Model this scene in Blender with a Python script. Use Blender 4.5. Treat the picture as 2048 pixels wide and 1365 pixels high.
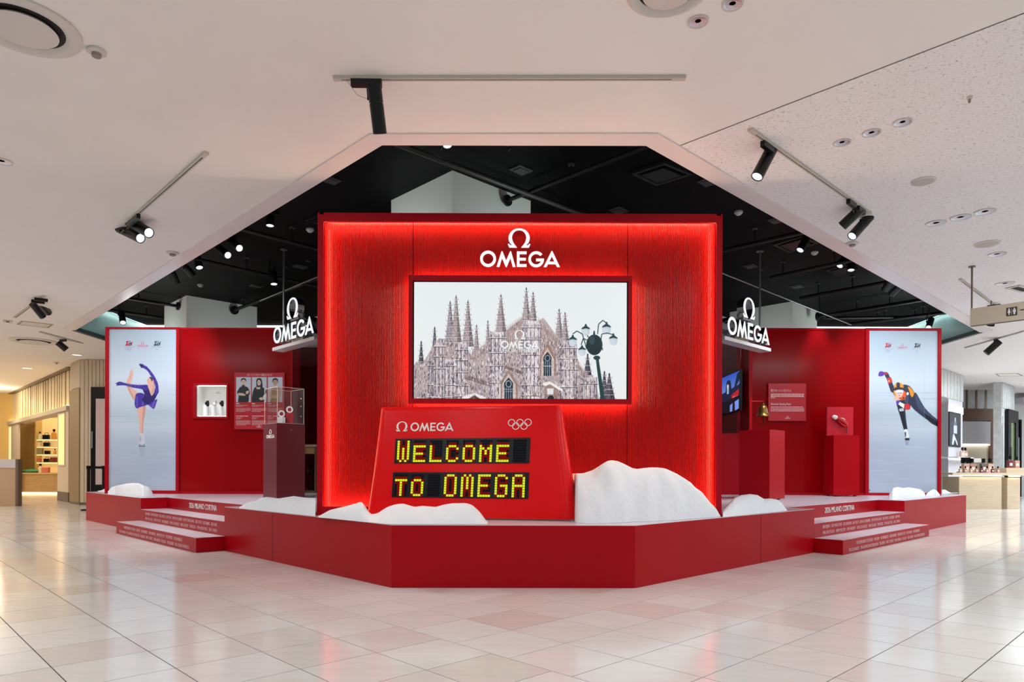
import bpy, math, random
import numpy as np
from mathutils import Vector, Matrix
from mathutils.geometry import tessellate_polygon

random.seed(7); RNG = np.random.default_rng(7)
SC = bpy.context.scene
COL = SC.collection
for o in list(bpy.data.objects): bpy.data.objects.remove(o)

# ------------------------------------------------------------------ camera
F, CX, HY, CAMZ, ROLL = 1376.0, 1024.0, 938.0, 0.9, math.radians(0.2)
cam = bpy.data.cameras.new('camera'); camo = bpy.data.objects.new('camera', cam); COL.objects.link(camo)
cam.sensor_width = 36.0; cam.lens = F / 2048 * 36.0
cam.shift_x = 0.0; cam.shift_y = (HY - 682.5) / 2048.0
cam.clip_start = 0.05; cam.clip_end = 200
camo.location = (0, 0, CAMZ)
camo.rotation_euler = (Matrix.Rotation(math.radians(90), 3, 'X') @ Matrix.Rotation(ROLL, 3, 'Z')).to_euler()
SC.camera = camo
SC.cycles.transparent_max_bounces = 32

# ------------------------------------------------------------------ world, exposure, big lights
SC.view_settings.view_transform = 'Standard'; SC.view_settings.look = 'None'
SC.view_settings.gamma = 1.0; SC.view_settings.use_curve_mapping = False
SC.view_settings.exposure = 0.0
W = bpy.data.worlds.new('world'); SC.world = W; W.use_nodes = True
W.node_tree.nodes['Background'].inputs[0].default_value = (0.95, 0.97, 1.0, 1)
W.node_tree.nodes['Background'].inputs[1].default_value = 0.25

def area(name, loc, size, power, color=(1, .96, .93), rot=(0, 0, 0)):
    l = bpy.data.lights.new(name, 'AREA'); l.shape = 'RECTANGLE'; l.size, l.size_y = size
    l.energy = power; l.color = color
    o = bpy.data.objects.new(name, l); o.location = loc; o.rotation_euler = rot; COL.objects.link(o); return o
COOL, WARM = (.84, .965, 1.0), (1, .80, .52)
# unseen area lamps added for the store's downlights, beside and behind the view
for x in (-3.2, 0, 3.2): area('store_fill', (x, -.6, 3.44), (1.2, 1.2), 26, COOL)
for x in (-2.2, 2.2): area('store_fill', (x, 2.0, 3.44), (1.0, 1.0), 22, COOL)
for y, e in ((3, 42), (6, 50), (9, 66), (12, 80)):
    area('store_fill', (-(.76 * y + 1.9), y, 3.44), (1.4, 1.4), e, COOL if y < 8 else (1, .93, .84)); area('store_fill', (.76 * y + 1.9, y, 3.44), (1.4, 1.4), e * 1.5, COOL)
for x, y, e, c in ((-13.5, 15.2, 85, (1, .86, .66)), (-16.3, 18.2, 170, WARM), (13.6, 15.2, 230, COOL), (16.6, 18.5, 230, COOL)): area('store_fill', (x, y, 3.44), (3.4, 3.4), e, c)
def aim(name, loc, to, power, deg, color=(1, .985, .97), soft=.05, blend=.7):
    l = bpy.data.lights.new(name, 'SPOT'); l.energy = power; l.spot_size = math.radians(deg); l.spot_blend = blend; l.shadow_soft_size = soft; l.color = color
    o = bpy.data.objects.new(name, l); o.location = loc; o.rotation_euler = (Vector(to) - Vector(loc)).to_track_quat('-Z', 'Y').to_euler(); COL.objects.link(o); return o
# unseen lamps added above the opening edge to light posters, walls and deck
aim('unseen_poster_lamp', (-4.75, 9.55, 3.75), (-5.95, 11.1, 2.1), 200, 75, (.88, .97, 1)); aim('unseen_poster_lamp', (5.5, 9.8, 3.8), (6.5, 11.5, 2.1), 195, 75, (.88, .97, 1))
aim('unseen_wall_lamp', (-3.5, 8.4, 3.85), (-4.5, 10.85, 2.0), 60, 70); aim('unseen_wall_lamp', (3.9, 8.6, 3.85), (5.0, 11.5, 1.7), 70, 65)
aim('scallop_lamp', (5.1, 11.28, 3.75), (5.1, 11.42, 2.4), 70, 46)
for a, b, e in (((-1.7, 7.35, 2.7), (-.95, 7.6, 3.7), 34), ((.75, 7.35, 2.7), (-.1, 7.6, 3.7), 34), ((-4.5, 11.9, 2.7), (-5.2, 12.7, 3.6), 22), ((4.3, 12.2, 2.7), (4.9, 13.1, 3.6), 22)): aim('column_fill', a, b, e, 75, (.9, 1, .96))  # unseen lamps added behind the walls to brighten the columns
for x, y, r in ((-6.95, 12.75, -2.1), (7.5, 12.8, 2.1)): area('column_fill', (x, y, 2.75), (.7, .4), 9 if x < 0 else 15, (.84, 1, .97), (0, r, 0))  # two more added, out of sight behind the poster walls
aim('unseen_deck_lamp', (-3.6, 8.4, 3.85), (-3.9, 9.2, .5), 300, 80, (.86, .95, 1)); aim('unseen_deck_lamp', (3.9, 8.6, 3.85), (4.2, 9.6, .5), 300, 80, (.86, .95, 1))

# ------------------------------------------------------------------ pixel helpers (measuring the photograph)
CT, ST = math.cos(ROLL), math.sin(ROLL)
def un(px, py):
    a, b = px - CX, py - HY
    return a * CT + b * ST, -a * ST + b * CT
def atz(px, py, z):
    a, b = un(px, py); Y = F * (CAMZ - z) / b
    return Vector((a * Y / F, Y, z))
def atY(px, py, Y):
    a, b = un(px, py)
    return Vector((a * Y / F, Y, CAMZ - b * Y / F))
def atP(px, py, o, n):
    a, b = un(px, py); d = Vector((a / F, 1.0, -b / F)); c = Vector((0, 0, CAMZ))
    t = (Vector(o) - c).dot(Vector(n)) / d.dot(Vector(n)); return c + d * t

YAW = math.radians(0.95)
A1 = math.radians(45.0) + YAW
DR = Vector((math.sin(A1), math.cos(A1), 0)); DL = Vector((-DR.y, DR.x, 0))
RZL = math.atan2(-DL.y, -DL.x)     # local x runs towards the viewer along a left side face
RZR = math.atan2(DR.y, DR.x)

# ------------------------------------------------------------------ materials
def srgb(r, g, b):
    f = lambda c: (c / 255 / 12.92) if c / 255 <= .04045 else ((c / 255 + .055) / 1.055) ** 2.4
    return (f(r), f(g), f(b), 1)
MATS = {}
def mat(name, col, rough=.5, metal=0, spec=.5, noise=0, nscale=8, bump=0, bscale=60, alpha=None, emis=None, estr=0, coat=0, stretch=None):
    if name in MATS: return MATS[name]
    m = bpy.data.materials.new(name); m.use_nodes = True; nt = m.node_tree; p = nt.nodes['Principled BSDF']
    c = srgb(*col)
    p.inputs['Base Color'].default_value = c; p.inputs['Roughness'].default_value = rough
    p.inputs['Metallic'].default_value = metal; p.inputs['Specular IOR Level'].default_value = spec
    p.inputs['Coat Weight'].default_value = coat
    if noise or bump:
        tc = nt.nodes.new('ShaderNodeTexCoord'); mp = nt.nodes.new('ShaderNodeMapping')
        nt.links.new(tc.outputs['Object'], mp.inputs['Vector'])
        if stretch: mp.inputs['Scale'].default_value = stretch
    if noise:
        n = nt.nodes.new('ShaderNodeTexNoise'); n.inputs['Scale'].default_value = nscale; n.inputs['Detail'].default_value = 4
        r = nt.nodes.new('ShaderNodeValToRGB')
        lo = tuple(max(0, v * (1 - noise)) for v in c[:3]) + (1,); hi = tuple(min(1, v * (1 + noise)) for v in c[:3]) + (1,)
        r.color_ramp.elements[0].color = lo; r.color_ramp.elements[1].color = hi
        r.color_ramp.elements[0].position = .3; r.color_ramp.elements[1].position = .7
        nt.links.new(mp.outputs[0], n.inputs['Vector']); nt.links.new(n.outputs[0], r.inputs[0]); nt.links.new(r.outputs[0], p.inputs['Base Color'])
    if bump:
        n2 = nt.nodes.new('ShaderNodeTexNoise'); n2.inputs['Scale'].default_value = bscale; n2.inputs['Detail'].default_value = 5
        b = nt.nodes.new('ShaderNodeBump'); b.inputs['Strength'].default_value = bump; b.inputs['Distance'].default_value = .01
        nt.links.new(mp.outputs[0], n2.inputs['Vector']); nt.links.new(n2.outputs[0], b.inputs['Height']); nt.links.new(b.outputs[0], p.inputs['Normal'])
    if emis:
        p.inputs['Emission Color'].default_value = srgb(*emis); p.inputs['Emission Strength'].default_value = estr
    MATS[name] = m; return m
def emit(name, col, s):
    if name in MATS: return MATS[name]
    m = bpy.data.materials.new(name); m.use_nodes = True; nt = m.node_tree
    nt.nodes.remove(nt.nodes['Principled BSDF']); e = nt.nodes.new('ShaderNodeEmission')
    e.inputs[0].default_value = srgb(*col); e.inputs[1].default_value = s
    nt.links.new(e.outputs[0], nt.nodes['Material Output'].inputs[0]); MATS[name] = m; return m
def glass(name, tint=(1, 1, 1), refl=.09):
    m = bpy.data.materials.new(name); m.use_nodes = True; nt = m.node_tree
    nt.nodes.remove(nt.nodes['Principled BSDF'])
    t = nt.nodes.new('ShaderNodeBsdfTransparent'); t.inputs[0].default_value = (*tint, 1)
    g = nt.nodes.new('ShaderNodeBsdfGlossy'); g.inputs['Roughness'].default_value = .03
    mx = nt.nodes.new('ShaderNodeMixShader'); mx.inputs[0].default_value = .045
    nt.links.new(t.outputs[0], mx.inputs[1]); nt.links.new(g.outputs[0], mx.inputs[2])
    nt.links.new(mx.outputs[0], nt.nodes['Material Output'].inputs[0]); MATS[name] = m; return m
def printed(name, emission=0, rough=.35):
    m = bpy.data.materials.new(name); m.use_nodes = True; nt = m.node_tree; p = nt.nodes['Principled BSDF']
    a = nt.nodes.new('ShaderNodeAttribute'); a.attribute_name = 'Col'
    if emission:
        p.inputs['Base Color'].default_value = (.01, .01, .01, 1); p.inputs['Roughness'].default_value = .25
        nt.links.new(a.outputs['Color'], p.inputs['Emission Color']); p.inputs['Emission Strength'].default_value = emission
    else:
        nt.links.new(a.outputs['Color'], p.inputs['Base Color']); p.inputs['Roughness'].default_value = rough
    return m

RED = mat('red_satin_paint', (172, 4, 20), .34, spec=.16)
REDF = mat('red_frame_paint', (166, 6, 24), .38, spec=.15)
REDB = mat('red_scoreboard_gloss', (230, 10, 16), .26, spec=.16)
REDD = mat('red_glossy_panel', (146, 4, 11), .16, spec=.12)
REDRIB = mat('red_fluted_panel', (166, 20, 18), .22, spec=.22)
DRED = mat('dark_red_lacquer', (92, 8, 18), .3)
DECK = mat('platform_top_laminate', (214, 205, 214), .22, noise=.03, nscale=3)
WHITE = mat('white_lettering', (240, 236, 234), .5)
PINKW = mat('pale_pink_lettering', (226, 176, 176), .5)
PLASTER = mat('ceiling_plaster', (240, 234, 230), .75, noise=.015, nscale=1.5)
TRIM = mat('opening_trim_paint', (236, 226, 226), .3)
BLACKC = mat('black_ceiling_paint', (11, 12, 13), .6, spec=.08, noise=.15, nscale=2)
BLACKM = mat('black_metal', (14, 14, 15), .35, metal=.3)
BLACKP = mat('black_pipe', (8, 8, 9), .5)
TEAL = mat('teal_glass_wall', (170, 222, 224), .3, noise=.08, nscale=2)
COLW = mat('column_paint', (232, 238, 234), .6)
CHROME = mat('chrome', (215, 215, 220), .12, metal=1)
STEEL = mat('brushed_steel', (150, 150, 154), .35, metal=.9)
SNOW = mat('artificial_snow', (238, 239, 244), .9, noise=.02, nscale=9, bump=.5, bscale=28)
BLACK = mat('black_gloss', (7, 7, 8), .3, spec=.3)
LEDOFF = mat('unlit_led', (13, 13, 26), .7, spec=.1)
LEDY = emit('lit_led', (222, 232, 40), 1.05)
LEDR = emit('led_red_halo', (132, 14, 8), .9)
LEDSTRIP = emit('red_led_strip', (255, 226, 186), 30.0)
LOGOLIT = emit('lit_letter_face', (255, 250, 250), 1.05)
SIGNLIT = emit('lit_sign_face', (250, 252, 255), 1.0)
LENS = emit('spot_lens', (236, 242, 255), 1.3)
LENSDIM = mat('spot_lens_off', (150, 150, 165), .2, metal=.5)
STRIPW = emit('white_light_strip', (250, 252, 246), 4.5)
SHOPSTRIP = emit('shop_light_strip', (255, 252, 244), 3.0)
WARMSTRIP = emit('warm_light_strip', (255, 214, 140), 3.5)
TRACKM = mat('cream_track', (200, 194, 182), .5)
SLOT = mat('dark_slot', (92, 84, 76), .6)
GAP = mat('dark_gap', (22, 18, 18), .8)
OFFW = mat('off_white_fitting', (214, 206, 200), .5)
CREAM = mat('cream_wall', (206, 190, 168), .55)
CREAMD = mat('tan_panel', (150, 126, 90), .55)
GOLDW = mat('warm_shop_wall', (226, 190, 116), .6)
FIN = mat('cream_fin', (232, 214, 176), .55)
FING = mat('fin_gap', (52, 40, 28), .7)
WOOD = mat('pale_oak', (196, 158, 104), .5, noise=.12, nscale=5, stretch=(1, 1, 8))
TRAV = mat('travertine', (214, 194, 168), .5, noise=.08, nscale=3, stretch=(1, 1, 9))
MARBLE = mat('grey_marble', (196, 196, 196), .35, noise=.14, nscale=6)
BROWN = mat('brown_panel', (118, 86, 70), .5)
BRASS = mat('aged_brass', (132, 102, 50), .36, metal=.9, noise=.2, nscale=12)
BRONZE = mat('bronze_joint', (120, 104, 90), .4, metal=.5)
SIGNB = mat('sign_beige', (208, 192, 168), .45)
SIGND = mat('sign_brown', (66, 52, 46), .5)
GREYP = mat('grey_white_panel', (214, 210, 216), .45)
GREYW = mat('light_grey_wall', (196, 192, 192), .6)
ACRYL = glass('clear_acrylic', (.97, .96, .95))
ACRYLE = mat('acrylic_edge', (216, 196, 190), .2)
SKIN = mat('leather_strap', (52, 34, 26), .6)
ROPE = mat('bell_rope', (60, 40, 26), .8)

# plaster of the right half: rock-wool board with dark flecks
def fleck_mat():
    m = mat('acoustic_board', (242, 236, 236), .8); nt = m.node_tree; p = nt.nodes['Principled BSDF']
    tc = nt.nodes.new('ShaderNodeTexCoord')
    v = nt.nodes.new('ShaderNodeTexNoise'); v.inputs['Scale'].default_value = 64; v.inputs['Detail'].default_value = 3; v.inputs['Distortion'].default_value = 1.5
    r = nt.nodes.new('ShaderNodeValToRGB'); r.color_ramp.elements[0].position = .33; r.color_ramp.elements[1].position = .40
    r.color_ramp.elements[0].color = srgb(172, 164, 166); r.color_ramp.elements[1].color = srgb(242, 236, 236)
    nt.links.new(tc.outputs['Object'], v.inputs['Vector']); nt.links.new(v.outputs[0], r.inputs[0]); nt.links.new(r.outputs[0], p.inputs['Base Color'])
    b = nt.nodes.new('ShaderNodeBump'); b.inputs['Strength'].default_value = .25; b.inputs['Distance'].default_value = .004
    nt.links.new(v.outputs[0], b.inputs['Height']); nt.links.new(b.outputs[0], p.inputs['Normal'])
    return m
ACOUST = fleck_mat()

# floor tile: polished limestone, one tone per tile and faint veins
def tile_mat():
    m = bpy.data.materials.new('polished_limestone'); m.use_nodes = True; nt = m.node_tree; p = nt.nodes['Principled BSDF']
    g = nt.nodes.new('ShaderNodeAttribute'); g.attribute_name = 'tone'
    oi = nt.nodes.new('ShaderNodeObjectInfo')
    ad = nt.nodes.new('ShaderNodeMath'); ad.operation = 'ADD'; nt.links.new(g.outputs['Fac'], ad.inputs[0]); nt.links.new(oi.outputs['Random'], ad.inputs[1])
    fr = nt.nodes.new('ShaderNodeMath'); fr.operation = 'FRACT'; nt.links.new(ad.outputs[0], fr.inputs[0])
    r = nt.nodes.new('ShaderNodeValToRGB'); el = r.color_ramp.elements
    el[0].color = srgb(219, 206, 199); el[1].color = srgb(232, 229, 227)
    e = el.new(.07); e.color = srgb(224, 214, 209); e = el.new(.5); e.color = srgb(229, 224, 220)
    nt.links.new(fr.outputs[0], r.inputs[0])
    ge = nt.nodes.new('ShaderNodeNewGeometry'); mp = nt.nodes.new('ShaderNodeMapping'); mp.inputs['Rotation'].default_value = (0, 0, A1); mp.inputs['Scale'].default_value = (2, 11, 4)
    n = nt.nodes.new('ShaderNodeTexNoise'); n.inputs['Scale'].default_value = 1.6; n.inputs['Detail'].default_value = 6
    nt.links.new(ge.outputs['Position'], mp.inputs[0]); nt.links.new(mp.outputs[0], n.inputs['Vector'])
    r2 = nt.nodes.new('ShaderNodeValToRGB'); r2.color_ramp.elements[0].color = (.93, .915, .905, 1); r2.color_ramp.elements[0].position = .3; r2.color_ramp.elements[1].position = .62
    nt.links.new(n.outputs[0], r2.inputs[0])
    mx = nt.nodes.new('ShaderNodeMix'); mx.data_type = 'RGBA'; mx.blend_type = 'MULTIPLY'; mx.inputs[0].default_value = .8
    nt.links.new(r.outputs[0], mx.inputs[6]); nt.links.new(r2.outputs[0], mx.inputs[7]); nt.links.new(mx.outputs[2], p.inputs['Base Color'])
    p.inputs['Roughness'].default_value = .13; p.inputs['Specular IOR Level'].default_value = .5
    n3 = nt.nodes.new('ShaderNodeTexNoise'); n3.inputs['Scale'].default_value = 5; b = nt.nodes.new('ShaderNodeBump'); b.inputs['Strength'].default_value = .035; b.inputs['Distance'].default_value = .02
    nt.links.new(ge.outputs['Position'], n3.inputs['Vector']); nt.links.new(n3.outputs[0], b.inputs['Height']); nt.links.new(b.outputs[0], p.inputs['Normal'])
    return m
TILE = tile_mat()

# ------------------------------------------------------------------ mesh helpers
class MB:
    def __init__(s): s.v = []; s.f = []
    def add(s, vs, fs):
        k = len(s.v); s.v += [tuple(x) for x in vs]; s.f += [tuple(i + k for i in f) for f in fs]; return s
    def box(s, x0, x1, y0, y1, z0, z1):
        return s.add([(x0, y0, z0), (x1, y0, z0), (x1, y1, z0), (x0, y1, z0), (x0, y0, z1), (x1, y0, z1), (x1, y1, z1), (x0, y1, z1)],
                     [(0, 3, 2, 1), (4, 5, 6, 7), (0, 1, 5, 4), (1, 2, 6, 5), (2, 3, 7, 6), (3, 0, 4, 7)])
    def frame(s, x0, x1, z0, z1, w, y0, y1):       # four bars of a rectangular frame
        s.box(x0, x0 + w, y0, y1, z0, z1); s.box(x1 - w, x1, y0, y1, z0, z1)
        s.box(x0 + w, x1 - w, y0, y1, z0, z0 + w); return s.box(x0 + w, x1 - w, y0, y1, z1 - w, z1)
    def cyl(s, a, b, r, r2=None, n=16, caps=True):
        a, b = Vector(a), Vector(b); d = (b - a).normalized(); r2 = r if r2 is None else r2
        u = d.orthogonal().normalized(); w = d.cross(u); vs = []
        for c, q in ((a, r), (b, r2)):
            for i in range(n):
                t = 2 * math.pi * i / n; vs.append(c + (u * math.cos(t) + w * math.sin(t)) * q)
        fs = [(i, (i + 1) % n, n + (i + 1) % n, n + i) for i in range(n)]
        if caps: fs += [tuple(reversed(range(n))), tuple(range(n, 2 * n))]
        return s.add(vs, fs)
    def tube(s, pts, r, n=8):
        pts = [Vector(p) for p in pts]; vs = []; u = None
        for i, p in enumerate(pts):
            d = (pts[min(i + 1, len(pts) - 1)] - pts[max(i - 1, 0)]).normalized()
            u = d.orthogonal().normalized() if u is None else (u - d * u.dot(d)).normalized()
            w = d.cross(u); q = r[i] if isinstance(r, (list, tuple)) else r
            for k in range(n):
                t = 2 * math.pi * k / n; vs.append(p + (u * math.cos(t) + w * math.sin(t)) * q)
        m = len(pts); fs = [(i * n + k, i * n + (k + 1) % n, (i + 1) * n + (k + 1) % n, (i + 1) * n + k) for i in range(m - 1) for k in range(n)]
        fs += [tuple(reversed(range(n))), tuple(range((m - 1) * n, m * n))]
        return s.add(vs, fs)
    def lathe(s, prof, c=(0, 0, 0), n=24, axis='z'):
        vs = []; c = Vector(c)
        for r, h in prof:
            for i in range(n):
                t = 2 * math.pi * i / n
                vs.append(c + Vector((r * math.cos(t), r * math.sin(t), h)))
        m = len(prof); fs = [(i * n + k, i * n + (k + 1) % n, (i + 1) * n + (k + 1) % n, (i + 1) * n + k) for i in range(m - 1) for k in range(n)]
        fs += [tuple(reversed(range(n))), tuple(range((m - 1) * n, m * n))]
        return s.add(vs, fs)
    def slab(s, poly, z0, z1, holes=()):            # extruded xy polygon
        loops = [list(poly)] + [list(h) for h in holes]
        tri = tessellate_polygon([[Vector((x, y, 0)) for x, y in l] for l in loops])
        flat = [p for l in loops for p in l]; n = len(flat)
        def up(t):
            (ax, ay), (bx, by), (cx, cy) = (flat[i] for i in t)
            return (bx - ax) * (cy - ay) - (by - ay) * (cx - ax) > 0
        tri = [t if up(t) else tuple(reversed(t)) for t in tri]
        fs = [tuple(i + n for i in t) for t in tri] + [tuple(reversed(t)) for t in tri]; k = 0
        for l in loops:
            m = len(l); ar = sum(l[i][0] * l[(i + 1) % m][1] - l[(i + 1) % m][0] * l[i][1] for i in range(m)); outer = l is loops[0]
            for i in range(m):
                a, b = k + i, k + (i + 1) % m
                fs.append((a, b, b + n, a + n) if (ar > 0) == outer else (b, a, a + n, b + n))
            k += m
        return s.add([(x, y, z0) for x, y in flat] + [(x, y, z1) for x, y in flat], fs)
    def plate(s, poly, y0, y1, holes=()):           # extruded xz polygon, front at y0
        t = MB().slab(poly, -y1, -y0, holes); return s.add([(x, -z, y) for x, y, z in t.v], t.f)
    def build(s, name, m, parent=None, smooth=False, bevel=0, label=None):
        me = bpy.data.meshes.new(name); me.from_pydata(s.v, [], s.f); me.materials.append(m); me.validate()
        if smooth:
            me.polygons.foreach_set('use_smooth', [True] * len(me.polygons))
            try: me.set_sharp_from_angle(angle=math.radians(40))
            except Exception: pass
        o = bpy.data.objects.new(name, me); COL.objects.link(o)
        if parent: o.parent = parent
        if bevel:
            b = o.modifiers.new('bevel', 'BEVEL'); b.width = bevel; b.segments = 2; b.limit_method = 'ANGLE'
        if label: o['label'] = label
        return o
def thing(name, label, cat, loc=(0, 0, 0), rz=0, group=None):
    o = bpy.data.objects.new(name, None); COL.objects.link(o); o.empty_display_size = .1
    o.location = loc; o.rotation_euler = (0, 0, rz); o['label'] = label; o['category'] = cat
    if group: o['group'] = group
    return o
def tag(o, label, cat, group=None):
    o['label'] = label; o['category'] = cat
    if group: o['group'] = group
    return o
def struct(o): o['kind'] = 'structure'; return o
def copy_thing(o, loc, rz, label=None):
    c = o.copy(); COL.objects.link(c); c.location = loc; c.rotation_euler = (0, 0, rz)
    if label: c['label'] = label
    for ch in list(o.children):
        d = ch.copy(); COL.objects.link(d); d.parent = c
        for g in list(ch.children):
            e = g.copy(); COL.objects.link(e); e.parent = d
    return c
def loc_xy(p, o, rz):                               # world point -> a thing's local frame
    return Matrix.Rotation(-rz, 3, 'Z') @ (Vector(p) - Vector(o))

# text: real meshes cut from the built-in font, lying on a local xz plane facing -y
def text_mesh(body, size, name, m, parent, x, y, z, align='LEFT', depth=.001, width=None, label=None, shear=0, offset=0):
    cu = bpy.data.curves.new(name, 'FONT'); cu.body = body; cu.size = size; cu.align_x = align; cu.extrude = depth; cu.resolution_u = 3; cu.shear = shear; cu.offset = offset
    t = bpy.data.objects.new('tmp', cu); COL.objects.link(t)
    dg = bpy.context.evaluated_depsgraph_get(); me = bpy.data.meshes.new_from_object(t.evaluated_get(dg))
    bpy.data.objects.remove(t); bpy.data.curves.remove(cu)
    if len(me.vertices):
        co = np.empty(len(me.vertices) * 3); me.vertices.foreach_get('co', co); co = co.reshape(-1, 3)
        if width: co[:, 0] *= width / max(1e-6, co[:, 0].max() - co[:, 0].min())
        me.vertices.foreach_set('co', np.stack([co[:, 0], -co[:, 2], co[:, 1]], 1).ravel()); me.update()
    me.materials.clear(); me.materials.append(m); me.name = name
    o = bpy.data.objects.new(name, me); COL.objects.link(o); o.location = (x, y, z)
    if len(body) > 1: o['kind'] = 'stuff'
    if parent: o.parent = parent
    if label: o['label'] = label
    return o

# ------------------------------------------------------------------ the wordmark and its sign, as outlines
def arc(cx, cy, rx, ry, a0, a1, n=20):
    return [(cx + rx * math.cos(math.radians(a0 + (a1 - a0) * i / n)), cy - ry * math.sin(math.radians(a0 + (a1 - a0) * i / n))) for i in range(n + 1)]
LO = ([arc(372, 806, 163, 164, 0, 352, 35)], [arc(372, 806, 108, 110, 0, 350, 30)])
LM = ([[(548, 968), (646, 652), (664, 652), (742, 842), (822, 652), (840, 652), (932, 968), (876, 968), (827, 790), (752, 972), (734, 972), (657, 790), (603, 968)]], [])
LE = ([[(960, 655), (1158, 655), (1158, 706), (1015, 706), (1015, 787), (1145, 787), (1145, 836), (1015, 836), (1015, 915), (1158, 915), (1158, 966), (960, 966)]], [])
LG = ([arc(1355, 812, 160, 161, 40, 364, 30) + [(1515, 800), (1352, 800), (1352, 850)] + arc(1355, 812, 108, 109, 339, 40, 26)], [])
LA = ([[(1508, 968), (1667, 645), (1683, 645), (1838, 968), (1782, 968), (1752, 910), (1596, 910), (1566, 968)]], [[(1620, 862), (1730, 862), (1675, 750)]])
_l = [(1005, 185), (960, 188), (915, 200), (870, 226), (835, 258), (808, 300), (792, 345), (788, 392), (797, 438), (820, 480), (850, 510), (878, 530), (822, 528), (795, 498), (776, 508), (805, 573), (962, 573), (915, 520), (882, 465), (864, 410), (860, 365), (868, 315), (890, 272), (922, 240), (962, 221), (1005, 217)]
LOM = ([_l + [(2010 - x, y) for x, y in reversed(_l)][1:-1]], [])
WORD = dict(letter_o=LO, letter_m=LM, letter_e=LE, letter_g=LG, letter_a=LA)
def place(poly, x0, y0, k, ox, oz):                 # logo units -> metres, origin (x0,y0) -> (ox,oz)
    return [(ox + (x - x0) * k, oz - (y - y0) * k) for x, y in poly]
def logo_part(name, g, m, parent, x0, y0, k, ox, oz, ya, yb):
    mb = MB()
    for p in g[0]: mb.plate(place(p, x0, y0, k, ox, oz), ya, yb, [place(h, x0, y0, k, ox, oz) for h in g[1]])
    return mb.build(name, m, parent)

# ------------------------------------------------------------------ a small painter for flat prints and screens
def sm(pts, n=5):
    P = np.array(pts, float); m = len(P); out = []
    for i in range(m):
        a, b, c, d = P[i - 1], P[i], P[(i + 1) % m], P[(i + 2) % m]
        for t in np.linspace(0, 1, n, endpoint=False):
            out.append(.5 * (2 * b + (c - a) * t + (2 * a - 5 * b + 4 * c - d) * t * t + (3 * b - a - 3 * c + d) * t ** 3))
    return out
class Art:
    def __init__(s, w, h, x0, y0, x1, y1, ss=2):
        s.W, s.H, s.ss = w * ss, h * ss, ss; s.m = (x0, y0, s.W / (x1 - x0), s.H / (y1 - y0)); s.a = np.zeros((s.H, s.W, 3)); s.w, s.h = w, h
    def P(s, pts): return [((x - s.m[0]) * s.m[2], (y - s.m[1]) * s.m[3]) for x, y in pts]
    def mask(s, pts):
        p = np.array(s.P(pts)); x0, y0 = np.floor(p.min(0)).astype(int) - 1; x1, y1 = np.ceil(p.max(0)).astype(int) + 1
        x0, y0 = max(x0, 0), max(y0, 0); x1, y1 = min(x1, s.W), min(y1, s.H)
        if x1 <= x0 or y1 <= y0: return None
        ys = np.arange(y0, y1) + .5; xs = np.arange(x0, x1) + .5; m = np.zeros((y1 - y0, x1 - x0), bool); q = np.roll(p, -1, 0)
        for (ax, ay), (bx, by) in zip(p, q):
            if ay == by: continue
            r = (ys >= min(ay, by)) & (ys < max(ay, by))
            if r.any():
                xc = ax + (ys[r] - ay) * (bx - ax) / (by - ay); m[r] ^= xs[None, :] > xc[:, None]
        return (slice(y0, y1), slice(x0, x1)), m
    def fill(s, pts, c, al=1.0, jit=0):
        r = s.mask(pts)
        if r is None: return
        sl, m = r; c = np.array(c, float) / 255
        v = s.a[sl]; cc = c[None, :] + (RNG.normal(0, jit, (m.sum(), 1)) if jit else 0); v[m] = v[m] * (1 - al) + cc * al
    def mul(s, pts, k):
        r = s.mask(pts)
        if r is not None: sl, m = r; s.a[sl][m] *= k
    def ell(s, x, y, rx, ry, c, al=1.0): s.fill([(x + rx * math.cos(t), y + ry * math.sin(t)) for t in np.linspace(0, 2 * math.pi, 28, endpoint=False)], c, al)
    def line(s, pts, w, c, al=1.0):
        for (ax, ay), (bx, by) in zip(pts, pts[1:]):
            d = math.hypot(bx - ax, by - ay) or 1; nx, ny = -(by - ay) / d * w / 2, (bx - ax) / d * w / 2
            s.fill([(ax + nx, ay + ny), (bx + nx, by + ny), (bx - nx, by - ny), (ax - nx, ay - ny)], c, al)
    def rect(s, x0, y0, x1, y1, c, al=1.0, jit=0): s.fill([(x0, y0), (x1, y0), (x1, y1), (x0, y1)], c, al, jit)
    def logo(s, cx, top, width, c, sign=True, al=1.0):
        k = width / 1630.0; mp = lambda P: [(cx + (x - 1024) * k, top + (y - (185 if sign else 645)) * k) for x, y in P]
        for g in ([LOM] if sign else []) + list(WORD.values()):
            for p in g[0]:
                if g[1]:
                    r = s.mask(mp(p)); 
                    if r is None: continue
                    h = s.mask(mp(g[1][0])); full = np.zeros((s.H, s.W), bool); full[r[0]] = r[1]
                    if h is not None: full[h[0]] &= ~h[1]
                    s.a[full] = s.a[full] * (1 - al) + np.array(c) / 255 * al
                else: s.fill(mp(p), c, al)
    def done(s): return np.clip(s.a.reshape(s.h, s.ss, s.w, s.ss, 3).mean((1, 3)), 0, 1)
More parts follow.
